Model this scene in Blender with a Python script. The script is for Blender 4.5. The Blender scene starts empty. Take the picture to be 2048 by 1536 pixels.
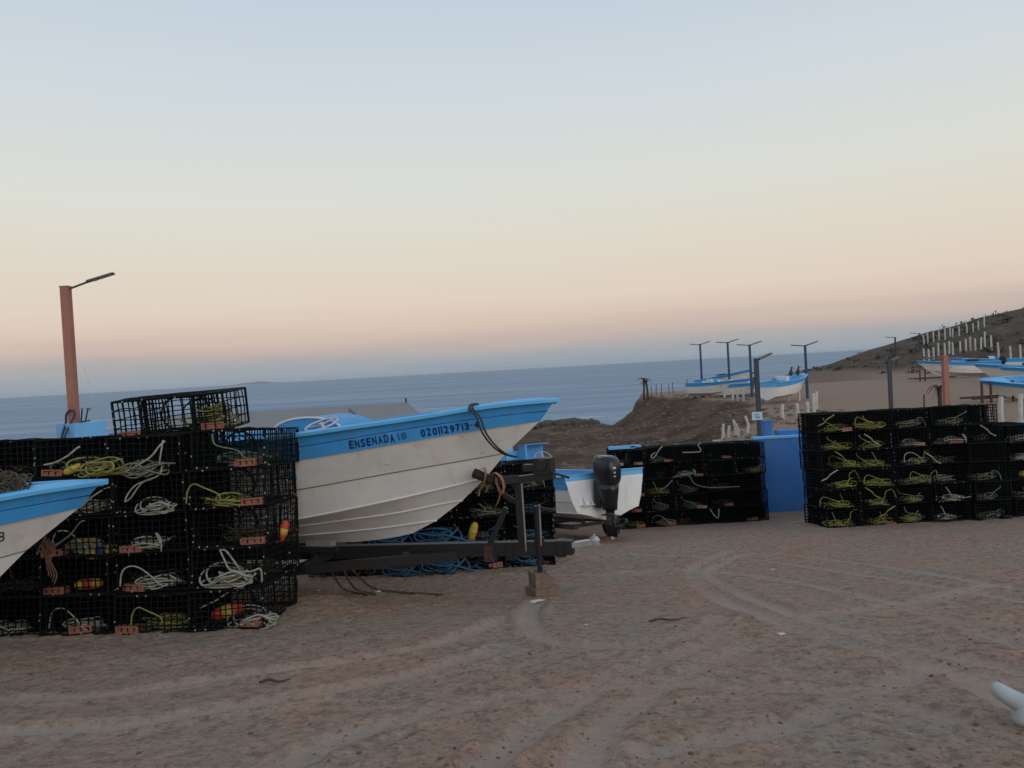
import bpy, math, random
import numpy as np
from mathutils import Matrix, Vector

random.seed(7); rng = np.random.default_rng(7)
R = math.radians
scene = bpy.context.scene
COL = scene.collection

# ------------------------------------------------------------------ camera
FPX = 1547.0; ROLL = R(3.204); PITCH = R(1.085)
Fw = np.array([0, math.cos(PITCH), -math.sin(PITCH)]); Rx0 = np.array([1., 0, 0]); Up0 = np.cross(Rx0, Fw)
Rt = Rx0*math.cos(ROLL) - Up0*math.sin(ROLL); Upv = Up0*math.cos(ROLL) + Rx0*math.sin(ROLL)
CAM = np.array([0, 0, 2.45])
def ray(x, y):
    d = Fw*FPX + Rt*(x-1024) - Upv*(y-768); return d/d[1]
def at(x, y, Y): return CAM + ray(x, y)*Y          # photo pixel (2048 wide) at forward distance Y
cam = bpy.data.cameras.new('camera'); cam_o = bpy.data.objects.new('camera', cam); COL.objects.link(cam_o)
cam.sensor_width = 36; cam.lens = 36*FPX/2048; cam.clip_start = 0.05; cam.clip_end = 80000
Mx = Matrix(((Rt[0], Upv[0], -Fw[0], CAM[0]), (Rt[1], Upv[1], -Fw[1], CAM[1]), (Rt[2], Upv[2], -Fw[2], CAM[2]), (0, 0, 0, 1)))
cam_o.matrix_world = Mx
scene.camera = cam_o
scene.render.resolution_x = 1024; scene.render.resolution_y = 768
scene.view_settings.view_transform = 'Standard'; scene.view_settings.look = 'None'
scene.view_settings.exposure = 0.0; scene.view_settings.gamma = 1.0

# ------------------------------------------------------------------ world: dusk sky, sun just set behind the camera
def lin(r, g, b):
    f = lambda c: (c/255/12.92 if c/255 <= .04045 else ((c/255+.055)/1.055)**2.4)
    return (f(r), f(g), f(b), 1)
SUN_EL, SUN_AZ = R(17), R(150)     # azimuth clockwise from +Y (forward)
w = bpy.data.worlds.new('World'); scene.world = w; w.use_nodes = True
nt = w.node_tree; nt.nodes.clear(); N = nt.nodes.new; L = nt.links.new
tc = N('ShaderNodeTexCoord'); sep = N('ShaderNodeSeparateXYZ'); L(tc.outputs['Generated'], sep.inputs[0])
# faint cloud bands low over the sea, even all round
mp = N('ShaderNodeMapping'); mp.inputs['Scale'].default_value = (2.2, 2.2, 30); L(tc.outputs['Generated'], mp.inputs[0])
nz = N('ShaderNodeTexNoise'); nz.inputs['Scale'].default_value = 1.6; nz.inputs['Detail'].default_value = 4; L(mp.outputs[0], nz.inputs['Vector'])
ad = N('ShaderNodeMath'); ad.operation = 'MULTIPLY_ADD'; ad.inputs[1].default_value = 0.030; L(nz.outputs['Fac'], ad.inputs[0])
sb = N('ShaderNodeMath'); sb.operation = 'SUBTRACT'; sb.inputs[1].default_value = 0.015; L(sep.outputs['Z'], sb.inputs[0]); L(sb.outputs[0], ad.inputs[2])
ramp = N('ShaderNodeValToRGB'); L(ad.outputs[0], ramp.inputs[0])
stops = [(0.0, (142, 157, 171)), (0.020, (162, 167, 172)), (0.040, (192, 177, 171)), (0.062, (212, 193, 180)), (0.088, (221, 205, 190)),
         (0.15, (221, 213, 199)), (0.22, (218, 219, 211)), (0.33, (206, 215, 220)), (0.43, (194, 206, 219)), (0.7, (165, 186, 211)), (1.0, (150, 173, 203))]
el = ramp.color_ramp.elements
while len(el) < len(stops): el.new(0.5)
for e, (p_, c_) in zip(el, stops): e.position = p_; e.color = lin(*c_)
bg = N('ShaderNodeBackground'); bg.inputs['Strength'].default_value = 1.0; L(ramp.outputs[0], bg.inputs['Color'])
sky = N('ShaderNodeTexSky'); sky.sky_type = 'NISHITA'; sky.sun_disc = False; sky.sun_elevation = R(1.5); sky.sun_rotation = SUN_AZ
bg2 = N('ShaderNodeBackground'); bg2.inputs['Strength'].default_value = 0.012; L(sky.outputs[0], bg2.inputs['Color'])
addn = N('ShaderNodeAddShader'); L(bg.outputs[0], addn.inputs[0]); L(bg2.outputs[0], addn.inputs[1])
wo = N('ShaderNodeOutputWorld'); L(addn.outputs[0], wo.inputs['Surface'])

sun = bpy.data.lights.new('sun', 'SUN'); sun.energy = 1.0; sun.angle = R(55); sun.color = (1.0, 0.93, 0.88)
sun_o = bpy.data.objects.new('sun', sun); COL.objects.link(sun_o)
sd = Vector((math.sin(SUN_AZ)*math.cos(SUN_EL), math.cos(SUN_AZ)*math.cos(SUN_EL), math.sin(SUN_EL)))
sun_o.rotation_euler = sd.to_track_quat('Z', 'Y').to_euler()

# ------------------------------------------------------------------ materials
MATS = {}
def mat(name, col, rough=0.6, metal=0.0, var=0.0, vscale=4.0, bump=0.0, bscale=30.0, col2=None, spec=0.5):
    if name in MATS: return MATS[name]
    m = bpy.data.materials.new(name); m.use_nodes = True; t = m.node_tree
    b = t.nodes['Principled BSDF']; b.inputs['Base Color'].default_value = (*col, 1); b.inputs['Roughness'].default_value = rough
    b.inputs['Metallic'].default_value = metal; b.inputs['Specular IOR Level'].default_value = spec
    tcn = t.nodes.new('ShaderNodeTexCoord')
    if var > 0 or col2:
        n = t.nodes.new('ShaderNodeTexNoise'); n.inputs['Scale'].default_value = vscale; n.inputs['Detail'].default_value = 6; n.inputs['Roughness'].default_value = .65
        t.links.new(tcn.outputs['Object'], n.inputs['Vector'])
        r_ = t.nodes.new('ShaderNodeValToRGB'); r_.color_ramp.elements[0].position = .35; r_.color_ramp.elements[1].position = .68
        c2 = col2 if col2 else tuple(c*(1-var) for c in col)
        r_.color_ramp.elements[0].color = (*c2, 1); r_.color_ramp.elements[1].color = (*col, 1)
        t.links.new(n.outputs['Fac'], r_.inputs[0]); t.links.new(r_.outputs[0], b.inputs['Base Color'])
    if bump > 0:
        n2 = t.nodes.new('ShaderNodeTexNoise'); n2.inputs['Scale'].default_value = bscale; n2.inputs['Detail'].default_value = 5
        t.links.new(tcn.outputs['Object'], n2.inputs['Vector'])
        bm = t.nodes.new('ShaderNodeBump'); bm.inputs['Strength'].default_value = bump; bm.inputs['Distance'].default_value = .02
        t.links.new(n2.outputs['Fac'], bm.inputs['Height']); t.links.new(bm.outputs[0], b.inputs['Normal'])
    MATS[name] = m; return m

M_white = mat('white_gelcoat', (.80, .79, .765), .42, var=.12, vscale=2.2, bump=.03, bscale=9)
M_white2 = mat('white_gelcoat_grey', (.72, .72, .71), .42, var=.14, vscale=2.0)
M_blue = mat('blue_gelcoat', (.055, .35, .78), .40, var=.12, vscale=3)
M_rail = mat('blue_rail', (.12, .46, .80), .40, var=.10, vscale=3)
M_inner = mat('blue_inner', (.06, .33, .66), .5, var=.2, vscale=3)
M_letter = mat('dark_blue_letter', (.008, .03, .14), .5)
M_letter_faded = mat('faded_blue_letter', (.03, .12, .34), .5)
M_blackletter = mat('black_letter', (.02, .02, .025), .5)
M_seam = mat('seam_grime', (.16, .15, .14), .6)
M_wire = mat('black_coated_wire', (.006, .008, .009), .75, var=.5, vscale=15, spec=.15)
M_net = mat('black_shade_net', (.004, .005, .005), .9, spec=.05)  # black of the netting added to darken the traps
M_clip = mat('galvanised_clip', (.40, .42, .42), .5, var=.5, vscale=30)
M_brick = mat('red_brick', (.33, .12, .085), .85, var=.35, vscale=14, bump=.3, bscale=40)
M_brick2 = mat('pale_brick', (.42, .22, .16), .85, var=.35, vscale=14, bump=.3, bscale=40)
M_rope = [mat('rope_pale', (.38, .38, .30), .85, var=.35, vscale=20), mat('rope_yellow_green', (.27, .265, .06), .85, var=.45, vscale=12),
          mat('rope_green_grey', (.17, .19, .12), .85, var=.4, vscale=14), mat('rope_blue', (.022, .115, .22), .8, var=.4, vscale=12), mat('rope_brown', (.11, .085, .055), .9, var=.45, vscale=14)]
M_darkrope = mat('dark_rope', (.035, .035, .038), .85)
M_black = mat('black_steel', (.012, .013, .015), .5, vscale=9, col2=(.020, .016, .014), bump=.15, bscale=40)
M_galv = mat('galvanised_steel', (.50, .50, .49), .4, metal=.5, var=.25, vscale=12)
M_rubber = mat('rubber', (.015, .015, .015), .8)
M_rust = mat('rust', (.10, .045, .03), .9, var=.4, vscale=20)
M_strap = mat('orange_strap', (.42, .20, .10), .8, var=.35, vscale=12)
M_block = mat('brown_block', (.235, .165, .115), .9, var=.4, vscale=10, bump=.4, bscale=25)
M_pole = mat('terracotta_paint', (.36, .155, .115), .65, var=.2, vscale=3, bump=.05)
M_pole_dark = mat('dark_pole_paint', (.035, .045, .065), .6, var=.3, vscale=4)
M_pole_blue = mat('blue_pole_paint', (.02, .055, .13), .6)
M_lampm = mat('lamp_housing', (.09, .075, .07), .5)
M_led = mat('led_lens', (.35, .34, .31), .3)
M_wall = mat('blue_wall_paint', (.035, .17, .50), .7, var=.15, vscale=1.5, bump=.1, bscale=20)
M_wall_lt = mat('light_blue_paint', (.16, .46, .80), .7, var=.12, vscale=2, bump=.1, bscale=20)
M_yel = mat('yellow_float', (.52, .36, .04), .6, var=.2, vscale=8); M_red = mat('red_float', (.50, .06, .02), .6, var=.2, vscale=8); M_bfl = mat('blue_float', (.02, .035, .14), .6, var=.2, vscale=8)
M_roof = mat('grey_sheet_roof', (.235, .23, .22), .8, var=.12, vscale=1.2)
M_post = mat('white_post', (.60, .585, .55), .75, var=.3, vscale=4)
M_motor = mat('black_cowl', (.012, .014, .018), .28)
M_wmark = mat('white_decal', (.62, .62, .60), .5)
M_trunk = mat('palm_trunk', (.075, .055, .04), .9, var=.4, vscale=8, bump=.4)
M_frond = mat('dry_frond', (.10, .085, .045), .85, var=.4, vscale=6)
M_sign = mat('sign_face', (.45, .58, .66), .6); M_signm = mat('sign_marks', (.12, .22, .40), .6)
M_rock = mat('dark_rock', (.10, .088, .08), .9, var=.45, vscale=1.2, bump=.5, bscale=5)
M_pebble = mat('pebble', (.30, .235, .19), .9, var=.5, vscale=9)
M_shell = mat('pale_litter', (.62, .60, .56), .8, var=.2, vscale=20)
M_pale = mat('pale_blue_grey', (.44, .48, .49), .9, var=.2, vscale=9)
M_bird = mat('dark_plumage', (.035, .033, .035), .8)
M_scrub = mat('scrub', (.055, .053, .032), .9, var=.5, vscale=2)
M_stain = mat('oil_stain_red', (.10, .055, .045), .9, var=.3, vscale=8)

def wear(m, col, scale=(3, 3, 3), lo=.60, hi=.68, amt=.7, detail=8):
    """chips, stains and streaks of their own shape over a paint"""
    t = m.node_tree; b = t.nodes['Principled BSDF']; tcn = t.nodes.new('ShaderNodeTexCoord'); mp = t.nodes.new('ShaderNodeMapping'); mp.inputs['Scale'].default_value = scale
    t.links.new(tcn.outputs['Object'], mp.inputs[0]); n = t.nodes.new('ShaderNodeTexNoise'); n.inputs['Scale'].default_value = 1; n.inputs['Detail'].default_value = detail; n.inputs['Roughness'].default_value = .7; t.links.new(mp.outputs[0], n.inputs['Vector'])
    r_ = t.nodes.new('ShaderNodeValToRGB'); r_.color_ramp.elements[0].position = lo; r_.color_ramp.elements[1].position = hi; r_.color_ramp.elements[0].color = (0, 0, 0, 1); r_.color_ramp.elements[1].color = (amt, amt, amt, 1); t.links.new(n.outputs['Fac'], r_.inputs[0])
    x = t.nodes.new('ShaderNodeMix'); x.data_type = 'RGBA'; x.inputs[7].default_value = (*col, 1); t.links.new(r_.outputs[0], x.inputs[0])
    src = b.inputs['Base Color']
    if src.is_linked: t.links.new(src.links[0].from_socket, x.inputs[6])
    else: x.inputs[6].default_value = src.default_value
    t.links.new(x.outputs[2], src)
wear(M_white, (.42, .37, .30), (5, 5, .7), .54, .74, .40); wear(M_white, (.30, .27, .23), (9, 3, 9), .66, .74, .5); wear(M_white, (.45, .46, .47), (1.2, 1.2, 2.0), .50, .72, .25, 4)
wear(M_blue, (.10, .22, .38), (4, 4, 1.2), .52, .72, .6); wear(M_blue, (.45, .50, .52), (14, 14, 20), .68, .74, .5)
wear(M_rail, (.32, .52, .66), (9, 9, 12), .60, .72, .5); wear(M_inner, (.12, .22, .33), (3, 3, 3), .5, .7, .5)
wear(M_wall, (.10, .20, .36), (1.5, 1.5, .5), .50, .72, .6); wear(M_wall, (.36, .36, .34), (7, 7, 7), .66, .70, .7); wear(M_wall_lt, (.12, .30, .50), (2, 2, .6), .52, .72, .6); wear(M_wall_lt, (.42, .44, .44), (7, 7, 7), .66, .70, .7)
wear(M_pole, (.16, .08, .065), (5, 5, .6), .52, .70, .6); wear(M_pole, (.10, .075, .07), (10, 10, 10), .66, .70, .7); wear(M_post, (.25, .21, .17), (8, 8, 4), .55, .68, .7)
wear(M_roof, (.20, .17, .14), (.8, 3, 1), .52, .72, .5); wear(M_block, (.12, .075, .05), (14, 14, 3), .5, .66, .6); wear(M_brick, (.16, .10, .08), (20, 20, 20), .55, .65, .6)
for _m in M_rope[:4]: wear(_m, (.10, .09, .06), (18, 18, 18), .48, .66, .55)

# ------------------------------------------------------------------ mesh helpers
def mesh_np(name, V, Fc, m, smooth=False):
    """V (n,3) array, Fc list of faces or (k,4)/(k,3) array"""
    me = bpy.data.meshes.new(name)
    if isinstance(Fc, np.ndarray):
        k, s = Fc.shape
        me.vertices.add(len(V)); me.vertices.foreach_set('co', np.asarray(V, dtype=np.float32).ravel())
        me.loops.add(k*s); me.loops.foreach_set('vertex_index', Fc.astype(np.int32).ravel())
        me.polygons.add(k); me.polygons.foreach_set('loop_start', np.arange(0, k*s, s, dtype=np.int32))
        me.update(calc_edges=True)
    else:
        me.from_pydata([tuple(v) for v in V], [], Fc); me.update()
    if smooth: me.polygons.foreach_set('use_smooth', np.ones(len(me.polygons), dtype=bool))
    if m: me.materials.append(m)
    return me

class MB:
    def __init__(s): s.v = []; s.f = []; s.n = 0
    def add(s, V, Fc):
        V = np.asarray(V, dtype=float); s.v.append(V); s.f += [tuple(int(i)+s.n for i in q) for q in Fc]; s.n += len(V); return s
    def box(s, c, size, rot=None):
        hx, hy, hz = [q/2 for q in size]
        V = np.array([(x, y, z) for x in (-hx, hx) for y in (-hy, hy) for z in (-hz, hz)])
        if rot is not None: V = V @ np.array(rot).T
        return s.add(V + np.array(c), [(0, 1, 3, 2), (4, 6, 7, 5), (0, 4, 5, 1), (2, 3, 7, 6), (0, 2, 6, 4), (1, 5, 7, 3)])
    def bar(s, p, q, wd, ht=None, up=(0, 0, 1)):
        p = np.array(p, float); q = np.array(q, float); d = q-p; l = np.linalg.norm(d); d /= l
        u = np.array(up, float); sx = np.cross(d, u)
        if np.linalg.norm(sx) < 1e-3: sx = np.cross(d, (1, 0, 0))
        sx /= np.linalg.norm(sx); u = np.cross(sx, d)
        return s.box((p+q)/2, (l, wd, ht or wd), np.stack([d, sx, u], 1))
    def tube(s, P, r, n=6, closed=False, caps=True):
        P = np.asarray(P, float); k = len(P); rr = np.broadcast_to(np.asarray(r, float), (k,))
        if closed: T = np.roll(P, -1, 0)-np.roll(P, 1, 0)
        else: T = np.gradient(P, axis=0)
        T /= np.maximum(np.linalg.norm(T, axis=1, keepdims=True), 1e-9)
        ref = np.array([0, 0, 1.]); n1 = np.cross(T[0], ref)
        if np.linalg.norm(n1) < .1: n1 = np.cross(T[0], (1, 0, 0))
        n1 /= np.linalg.norm(n1); V = []
        an = np.arange(n)*2*math.pi/n
        for i in range(k):
            n1 = n1 - T[i]*(n1@T[i]); n1 /= max(np.linalg.norm(n1), 1e-9); n2 = np.cross(T[i], n1)
            V.append(P[i] + rr[i]*(np.cos(an)[:, None]*n1 + np.sin(an)[:, None]*n2))
        Fc = []
        for i in range(k if closed else k-1):
            a_ = i*n; b_ = ((i+1) % k)*n
            for j in range(n): Fc.append((a_+j, a_+(j+1) % n, b_+(j+1) % n, b_+j))
        if caps and not closed: Fc += [tuple(range(n))[::-1], tuple((k-1)*n+j for j in range(n))]
        return s.add(np.concatenate(V), Fc)
    def lathe(s, prof, n=12, M=None):
        V = []; 
        for (r_, z_) in prof:
            for j in range(n):
                t = 2*math.pi*j/n; V.append((r_*math.cos(t), r_*math.sin(t), z_))
        V = np.array(V); k = len(prof)
        if M is not None: V = V @ np.array(M)[:3, :3].T + np.array(M)[:3, 3]
        Fc = [(i*n+j, i*n+(j+1) % n, (i+1)*n+(j+1) % n, (i+1)*n+j) for i in range(k-1) for j in range(n)]
        Fc += [tuple(range(n))[::-1], tuple((k-1)*n+j for j in range(n))]
        return s.add(V, Fc)
    def prism(s, pts, d):
        pts = np.asarray(pts, float); n = len(pts); d = np.array(d, float)
        return s.add(np.concatenate([pts, pts+d]), [tuple(range(n))[::-1], tuple(range(n, 2*n))] + [(i, (i+1) % n, n+(i+1) % n, n+i) for i in range(n)])
    def mesh(s, name, m, smooth=False):
        return mesh_np(name, np.concatenate(s.v), s.f, m, smooth)

def link(name, me, parent=None, M=None):
    o = bpy.data.objects.new(name, me); COL.objects.link(o)
    if parent is not None: o.parent = parent
    if M is not None: o.matrix_local = M
    return o
def tag(o, label=None, cat=None, group=None, kind=None):
    if label: o['label'] = label
    if cat: o['category'] = cat
    if group: o['group'] = group
    if kind: o['kind'] = kind
    return o
def empty(name, M, label, cat, group=None):
    o = bpy.data.objects.new(name, None); o.empty_display_size = .1; COL.objects.link(o)
    o.matrix_world = M if isinstance(M, Matrix) else Matrix.Translation(Vector(M))
    return tag(o, label, cat, group)
def part(mb, name, m, parent, smooth=False):
    return link(name, mb.mesh(name, m, smooth), parent)
def basis(x, y, z, o):
    return Matrix(((x[0], y[0], z[0], o[0]), (x[1], y[1], z[1], o[1]), (x[2], y[2], z[2], o[2]), (0, 0, 0, 1)))
def smooth01(a, b, x):
    t = np.clip((x-a)/(b-a), 0, 1); return t*t*(3-2*t)
def spline(P, n):
    P = np.asarray(P, float); k = len(P); t = np.linspace(0, k-1, n); i = np.clip(t.astype(int), 0, k-2); u = (t-i)[:, None]
    g = np.gradient(P, axis=0); h00 = 2*u**3-3*u**2+1; h10 = u**3-2*u**2+u; h01 = -2*u**3+3*u**2; h11 = u**3-u**2
    return h00*P[i]+h10*g[i]+h01*P[i+1]+h11*g[i+1]

# ------------------------------------------------------------------ terrain height
_tab = rng.random((256, 256))
def vnoise(x, y):
    xi = np.floor(x).astype(int); yi = np.floor(y).astype(int); fx = x-xi; fy = y-yi
    fx = fx*fx*(3-2*fx); fy = fy*fy*(3-2*fy)
    g = lambda a, b: _tab[a & 255, b & 255]
    return (g(xi, yi)*(1-fx)+g(xi+1, yi)*fx)*(1-fy)+(g(xi, yi+1)*(1-fx)+g(xi+1, yi+1)*fx)*fy - .5
def fbm(x, y, s, o=4):
    v = 0; a = 1
    for i in range(o): v = v + a*vnoise(x*s+13.7*i, y*s+7.3*i); s *= 2.1; a *= .5
    return v
SEA = -4.2
def yard(y):
    t = np.clip(y-16.5, 0, 5.5)
    return np.where(y < 16.5, 1.25-.15*np.maximum(y, -12), -1.225-.15*t+.15/11*t*t-.016*np.maximum(y-22, 0))
XE = np.array([(15, 5.2), (20, 5.2), (24, 6.0), (28, 8), (35, 12), (45, 14.3), (55, 13), (65, 11), (75, 10.5), (200, 10)])
def masks(x, y):
    xe = np.interp(y, XE[:, 0], XE[:, 1]); wd = np.interp(y, [20, 28, 35, 45, 60, 70], [1.5, 4.5, 7.5, 8, 3.8, 3.2])
    xx = x + 1.0*fbm(x, y, .25, 2)*smooth01(24, 32, y)
    m = (.35*smooth01(xe-wd, xe, xx)+.65*np.clip((xx-xe+wd)/wd, 0, 1))*smooth01(19.95, 20.35, y)
    hill = smooth01(66, 86, y)*np.maximum(0, 0.5*((x-37)+np.sqrt((x-37)**2+9)))
    return m, hill
PADS = []
def Hbase(x, y):
    x = np.asarray(x, float); y = np.asarray(y, float)
    z = yard(y) + .05*fbm(x, y, .35, 3)
    m, hill = masks(x, y)
    plat = -.25-.3*(1-smooth01(20, 32, y)) + .06*fbm(x, y, .3, 3)
    z = z*(1-m)+plat*m
    bank = m*(1-m)*4
    z = z + bank*(.55*fbm(x, y, .5, 5)) + smooth01(22, 30, y)*(1-m)*.5*fbm(x, y, .35, 5)
    hz = .315*hill; hz = 16*(1-np.exp(-hz/16)); z = z + hz + np.minimum(hz, 1)*.35*fbm(x, y, .3, 5)
    hx = smooth01(30, 36, x)
    fall = smooth01(61, 69, y+1.5*fbm(x, y, .2, 2))*(1-m)*(1-hx) + m*(1-hx)*smooth01(68, 76, y)
    fall = np.maximum(fall, smooth01(98, 125, y))
    fall = np.maximum(fall, smooth01(38, 48, y+.0*x)*smooth01(-6, -14, -(-x))*0 + smooth01(40, 50, y)*(1-smooth01(-14, -4, x)))
    return z*(1-fall)+(-8.5)*fall
def H(x, y):
    z = Hbase(x, y); x = np.asarray(x, float); y = np.asarray(y, float)
    for (cx, cy, yaw, x0, x1, y0, y1, zf, sl) in PADS:
        c_, s_ = math.cos(yaw), math.sin(yaw); lx = (x-cx)*c_+(y-cy)*s_; ly = -(x-cx)*s_+(y-cy)*c_
        dx = np.maximum(np.maximum(x0-lx, lx-x1), 0); dy = np.maximum(np.maximum(y0-ly, ly-y1), 0)
        k = 1-smooth01(.12, .7, np.hypot(dx, dy)); z = z*(1-k)+(zf-sl*ly)*k
    return z
def Hs(x, y): return float(H(np.array([x]), np.array([y]))[0])
def on_ground(px, py, y0=2.0, y1=110.0):
    """first point where the pixel's ray meets the terrain"""
    d = ray(px, py); Y = np.linspace(y0, y1, 6000); P = CAM+np.outer(Y, d)
    k = np.where(P[:, 2] <= Hbase(P[:, 0], P[:, 1]))[0]
    return P[k[0]] if len(k) else P[-1]
# ------------------------------------------------------------------ where the trap stacks stand (levelled pads in the yard)
TW, TD, TH = .70, 1.0, .368
TSL = .06                                             # slope of a pad
STK = []                                              # (key, x_left, y_front, yaw, columns, layers, depth_rows)
def add_stack(key, x0, y0, yaw, nc, nl, rows=1):
    n_w = nc*(TW+.025)
    cx, cy = x0, y0
    mid = np.array([cx+math.cos(yaw)*n_w/2, cy+math.sin(yaw)*n_w/2])
    zf = float(Hbase(np.array([mid[0]]), np.array([mid[1]]))[0])
    PADS.append((cx, cy, yaw, -.02, n_w, -.02, rows*(TD+.04), zf, TSL))
    STK.append((key, x0, y0, yaw, nc, nl, rows, zf))
add_stack('left', -2.40-5*.725, 7.34+.0, R(-2), 5, 5)
xr = at(1652, 1042, 15.0)[0]
add_stack('right', xr, 15.0, R(1), 5, 6, 1)
add_stack('far', xr+5*.725+.35, 15.45, R(6), 2, 5)
add_stack('middle', 2.30, 18.15, R(2), 5, 5)
add_stack('under', -3.1, 11.2, R(0), 5, 4)

# ------------------------------------------------------------------ ground sheet (yard, cove, sand flat, hill) with wheel tracks
def gpx(x, y):
    p_ = on_ground(x, y, 2.0, 30.0); return p_[0], p_[1]
TRACKS = [
 [(2048,1345),(1900,1312),(1760,1280),(1640,1248),(1560,1218),(1480,1186),(1432,1162),(1420,1146),(1440,1130),(1500,1108)],
 [(2048,1372),(1900,1340),(1740,1300),(1610,1262),(1520,1228),(1440,1195),(1395,1165),(1388,1145),(1400,1128),(1460,1104)],
 [(2048,1180),(1900,1152),(1760,1132),(1600,1112),(1400,1098),(1200,1092)],
 [(2048,1205),(1900,1176),(1740,1152),(1580,1128),(1380,1112),(1200,1106)],
 [(1075,1205),(1058,1228),(1066,1258),(1100,1280),(1180,1292),(1300,1290),(1400,1262),(1440,1235)],
 [(1460,1255),(1430,1285),(1370,1305),(1280,1335),(1200,1372),(1120,1420),(1040,1480),(960,1536)],
 [(1500,1290),(1440,1320),(1360,1352),(1290,1395),(1220,1445),(1160,1536)],
 [(1980,1170),(1900,1190),(1820,1205),(1720,1222),(1640,1230)],
 [(2048,1420),(1960,1370),(1880,1340),(1800,1362),(1720,1400),(1640,1430),(1500,1470),(1300,1500)],
 [(0,1400),(200,1390),(420,1360),(640,1330),(820,1300),(940,1268),(1000,1240)],
 [(0,1465),(240,1450),(480,1415),(700,1378),(880,1338),(990,1300)],
 [(560,1536),(700,1470),(900,1420),(1100,1390),(1300,1370),(1500,1375),(1700,1390),(1900,1440)],
 [(1020,1150),(1200,1150),(1340,1140),(1500,1150),(1700,1185),(1900,1240),(2048,1290)],
]
def axis(fine0, fine1, st, lo, hi, g):
    a_ = list(np.arange(fine0, fine1, st)); s_ = st
    while a_[-1] < hi: s_ *= g; a_.append(a_[-1]+min(s_, 30))
    b_ = []; s_ = st; v_ = fine0
    while v_ > lo: s_ *= g; v_ -= min(s_, 30); b_.append(v_)
    return np.array(b_[::-1]+a_)
xs = axis(-6.2, 10.0, .027, -240, 300, 1.05)
ys = axis(2.8, 14.0, .027, -40, 330, 1.03)
GX, GY = np.meshgrid(xs, ys); GZ = H(GX, GY)
tread = np.zeros_like(GX); trk = np.zeros_like(GX); rim = np.zeros_like(GX)
ix = np.where((xs > -9) & (xs < 16))[0]; iy = np.where((ys > 1.5) & (ys < 20))[0]
sx_, sy_ = slice(ix[0], ix[-1]+1), slice(iy[0], iy[-1]+1)
SX, SY = GX[sy_, sx_], GY[sy_, sx_]
for tr in TRACKS:
    W_ = spline([gpx(*q) for q in tr], 40); dmin = np.full(SX.shape, 9.); sarc = np.zeros(SX.shape); acc = 0.0
    for (p_, q_) in zip(W_[:-1], W_[1:]):
        bx0, bx1 = min(p_[0], q_[0])-.5, max(p_[0], q_[0])+.5; by0, by1 = min(p_[1], q_[1])-.5, max(p_[1], q_[1])+.5
        jx = np.where((SX[0] > bx0) & (SX[0] < bx1))[0]; jy = np.where((SY[:, 0] > by0) & (SY[:, 0] < by1))[0]
        if not len(jx) or not len(jy): continue
        a_ = slice(jy[0], jy[-1]+1); b_ = slice(jx[0], jx[-1]+1)
        X_, Y_ = SX[a_, b_], SY[a_, b_]; d = q_-p_; t = np.clip(((X_-p_[0])*d[0]+(Y_-p_[1])*d[1])/max(d@d, 1e-9), 0, 1)
        dd = np.hypot(X_-p_[0]-t*d[0], Y_-p_[1]-t*d[1]); ln = math.sqrt(max(d@d, 1e-9)); cr = ((X_-p_[0])*d[1]-(Y_-p_[1])*d[0])/ln
        nr_ = dd < dmin[a_, b_]; sarc[a_, b_] = np.where(nr_, acc+t*ln+.45*np.abs(cr), sarc[a_, b_]); dmin[a_, b_] = np.minimum(dmin[a_, b_], dd); acc += ln
    br = .35+.65*np.clip(fbm(SX, SY, .7, 2)*1.4+.55, 0, 1)
    trk[sy_, sx_] = np.maximum(trk[sy_, sx_], (1-smooth01(.055, .125, dmin))*br)
    tread[sy_, sx_] += np.where(dmin < .11, np.sin(sarc*2*math.pi/.095), 0)*br*(1-smooth01(.075, .11, dmin))
    rim[sy_, sx_] = np.maximum(rim[sy_, sx_], np.exp(-((dmin-.15)/.045)**2)*br)
padm = np.zeros_like(GX)
near = (1-smooth01(24, 40, GY))*smooth01(-60, -20, GX)
churn = np.clip(.35+1.3*fbm(GX, GY, .45, 3), 0, 1)
rough = (.024*fbm(GX, GY, 2.2, 2)+(.25+churn)*(.020*fbm(GX, GY, 6.5, 2)+.024*np.abs(fbm(GX, GY, 13, 2))))*near
GZ = GZ + rough*(1-.75*np.clip(trk, 0, 1)) - .024*trk + .017*rim + .006*np.clip(tread, -1, 1)
ny, nx = GX.shape
V = np.stack([GX, GY, GZ], -1).reshape(-1, 3)
idx = np.arange(ny*nx).reshape(ny, nx)
Fq = np.stack([idx[:-1, :-1], idx[:-1, 1:], idx[1:, 1:], idx[1:, :-1]], -1).reshape(-1, 4)
me = mesh_np('ground', V, Fq, None, True)
mk, hl = masks(GX, GY)
def fattr(n_, a_):
    at_ = me.attributes.new(n_, 'FLOAT', 'POINT'); at_.data.foreach_set('value', a_.astype(np.float32).ravel())
fattr('track', np.clip(trk, 0, 1)); fattr('rim', np.clip(rim, 0, 1)); fattr('churn', churn)
bank = np.clip(np.maximum((1-mk)*smooth01(21, 27, GY), 1-smooth01(.9, 1, mk)*1.0)*smooth01(21, 25, GY), 0, 1)
fattr('bank', bank); fattr('hill', np.clip((hl-.5)*.7, 0, 1))
gm = bpy.data.materials.new('dirt_and_sand'); gm.use_nodes = True; t = gm.node_tree; b = t.nodes['Principled BSDF']; b.inputs['Roughness'].default_value = .95; b.inputs['Specular IOR Level'].default_value = .15
def nn(k, **kw):
    n_ = t.nodes.new(k)
    for a_, v_ in kw.items():
        if a_ in n_.inputs: n_.inputs[a_].default_value = v_
        else: setattr(n_, a_, v_)
    return n_
tcg = nn('ShaderNodeTexCoord')
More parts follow.
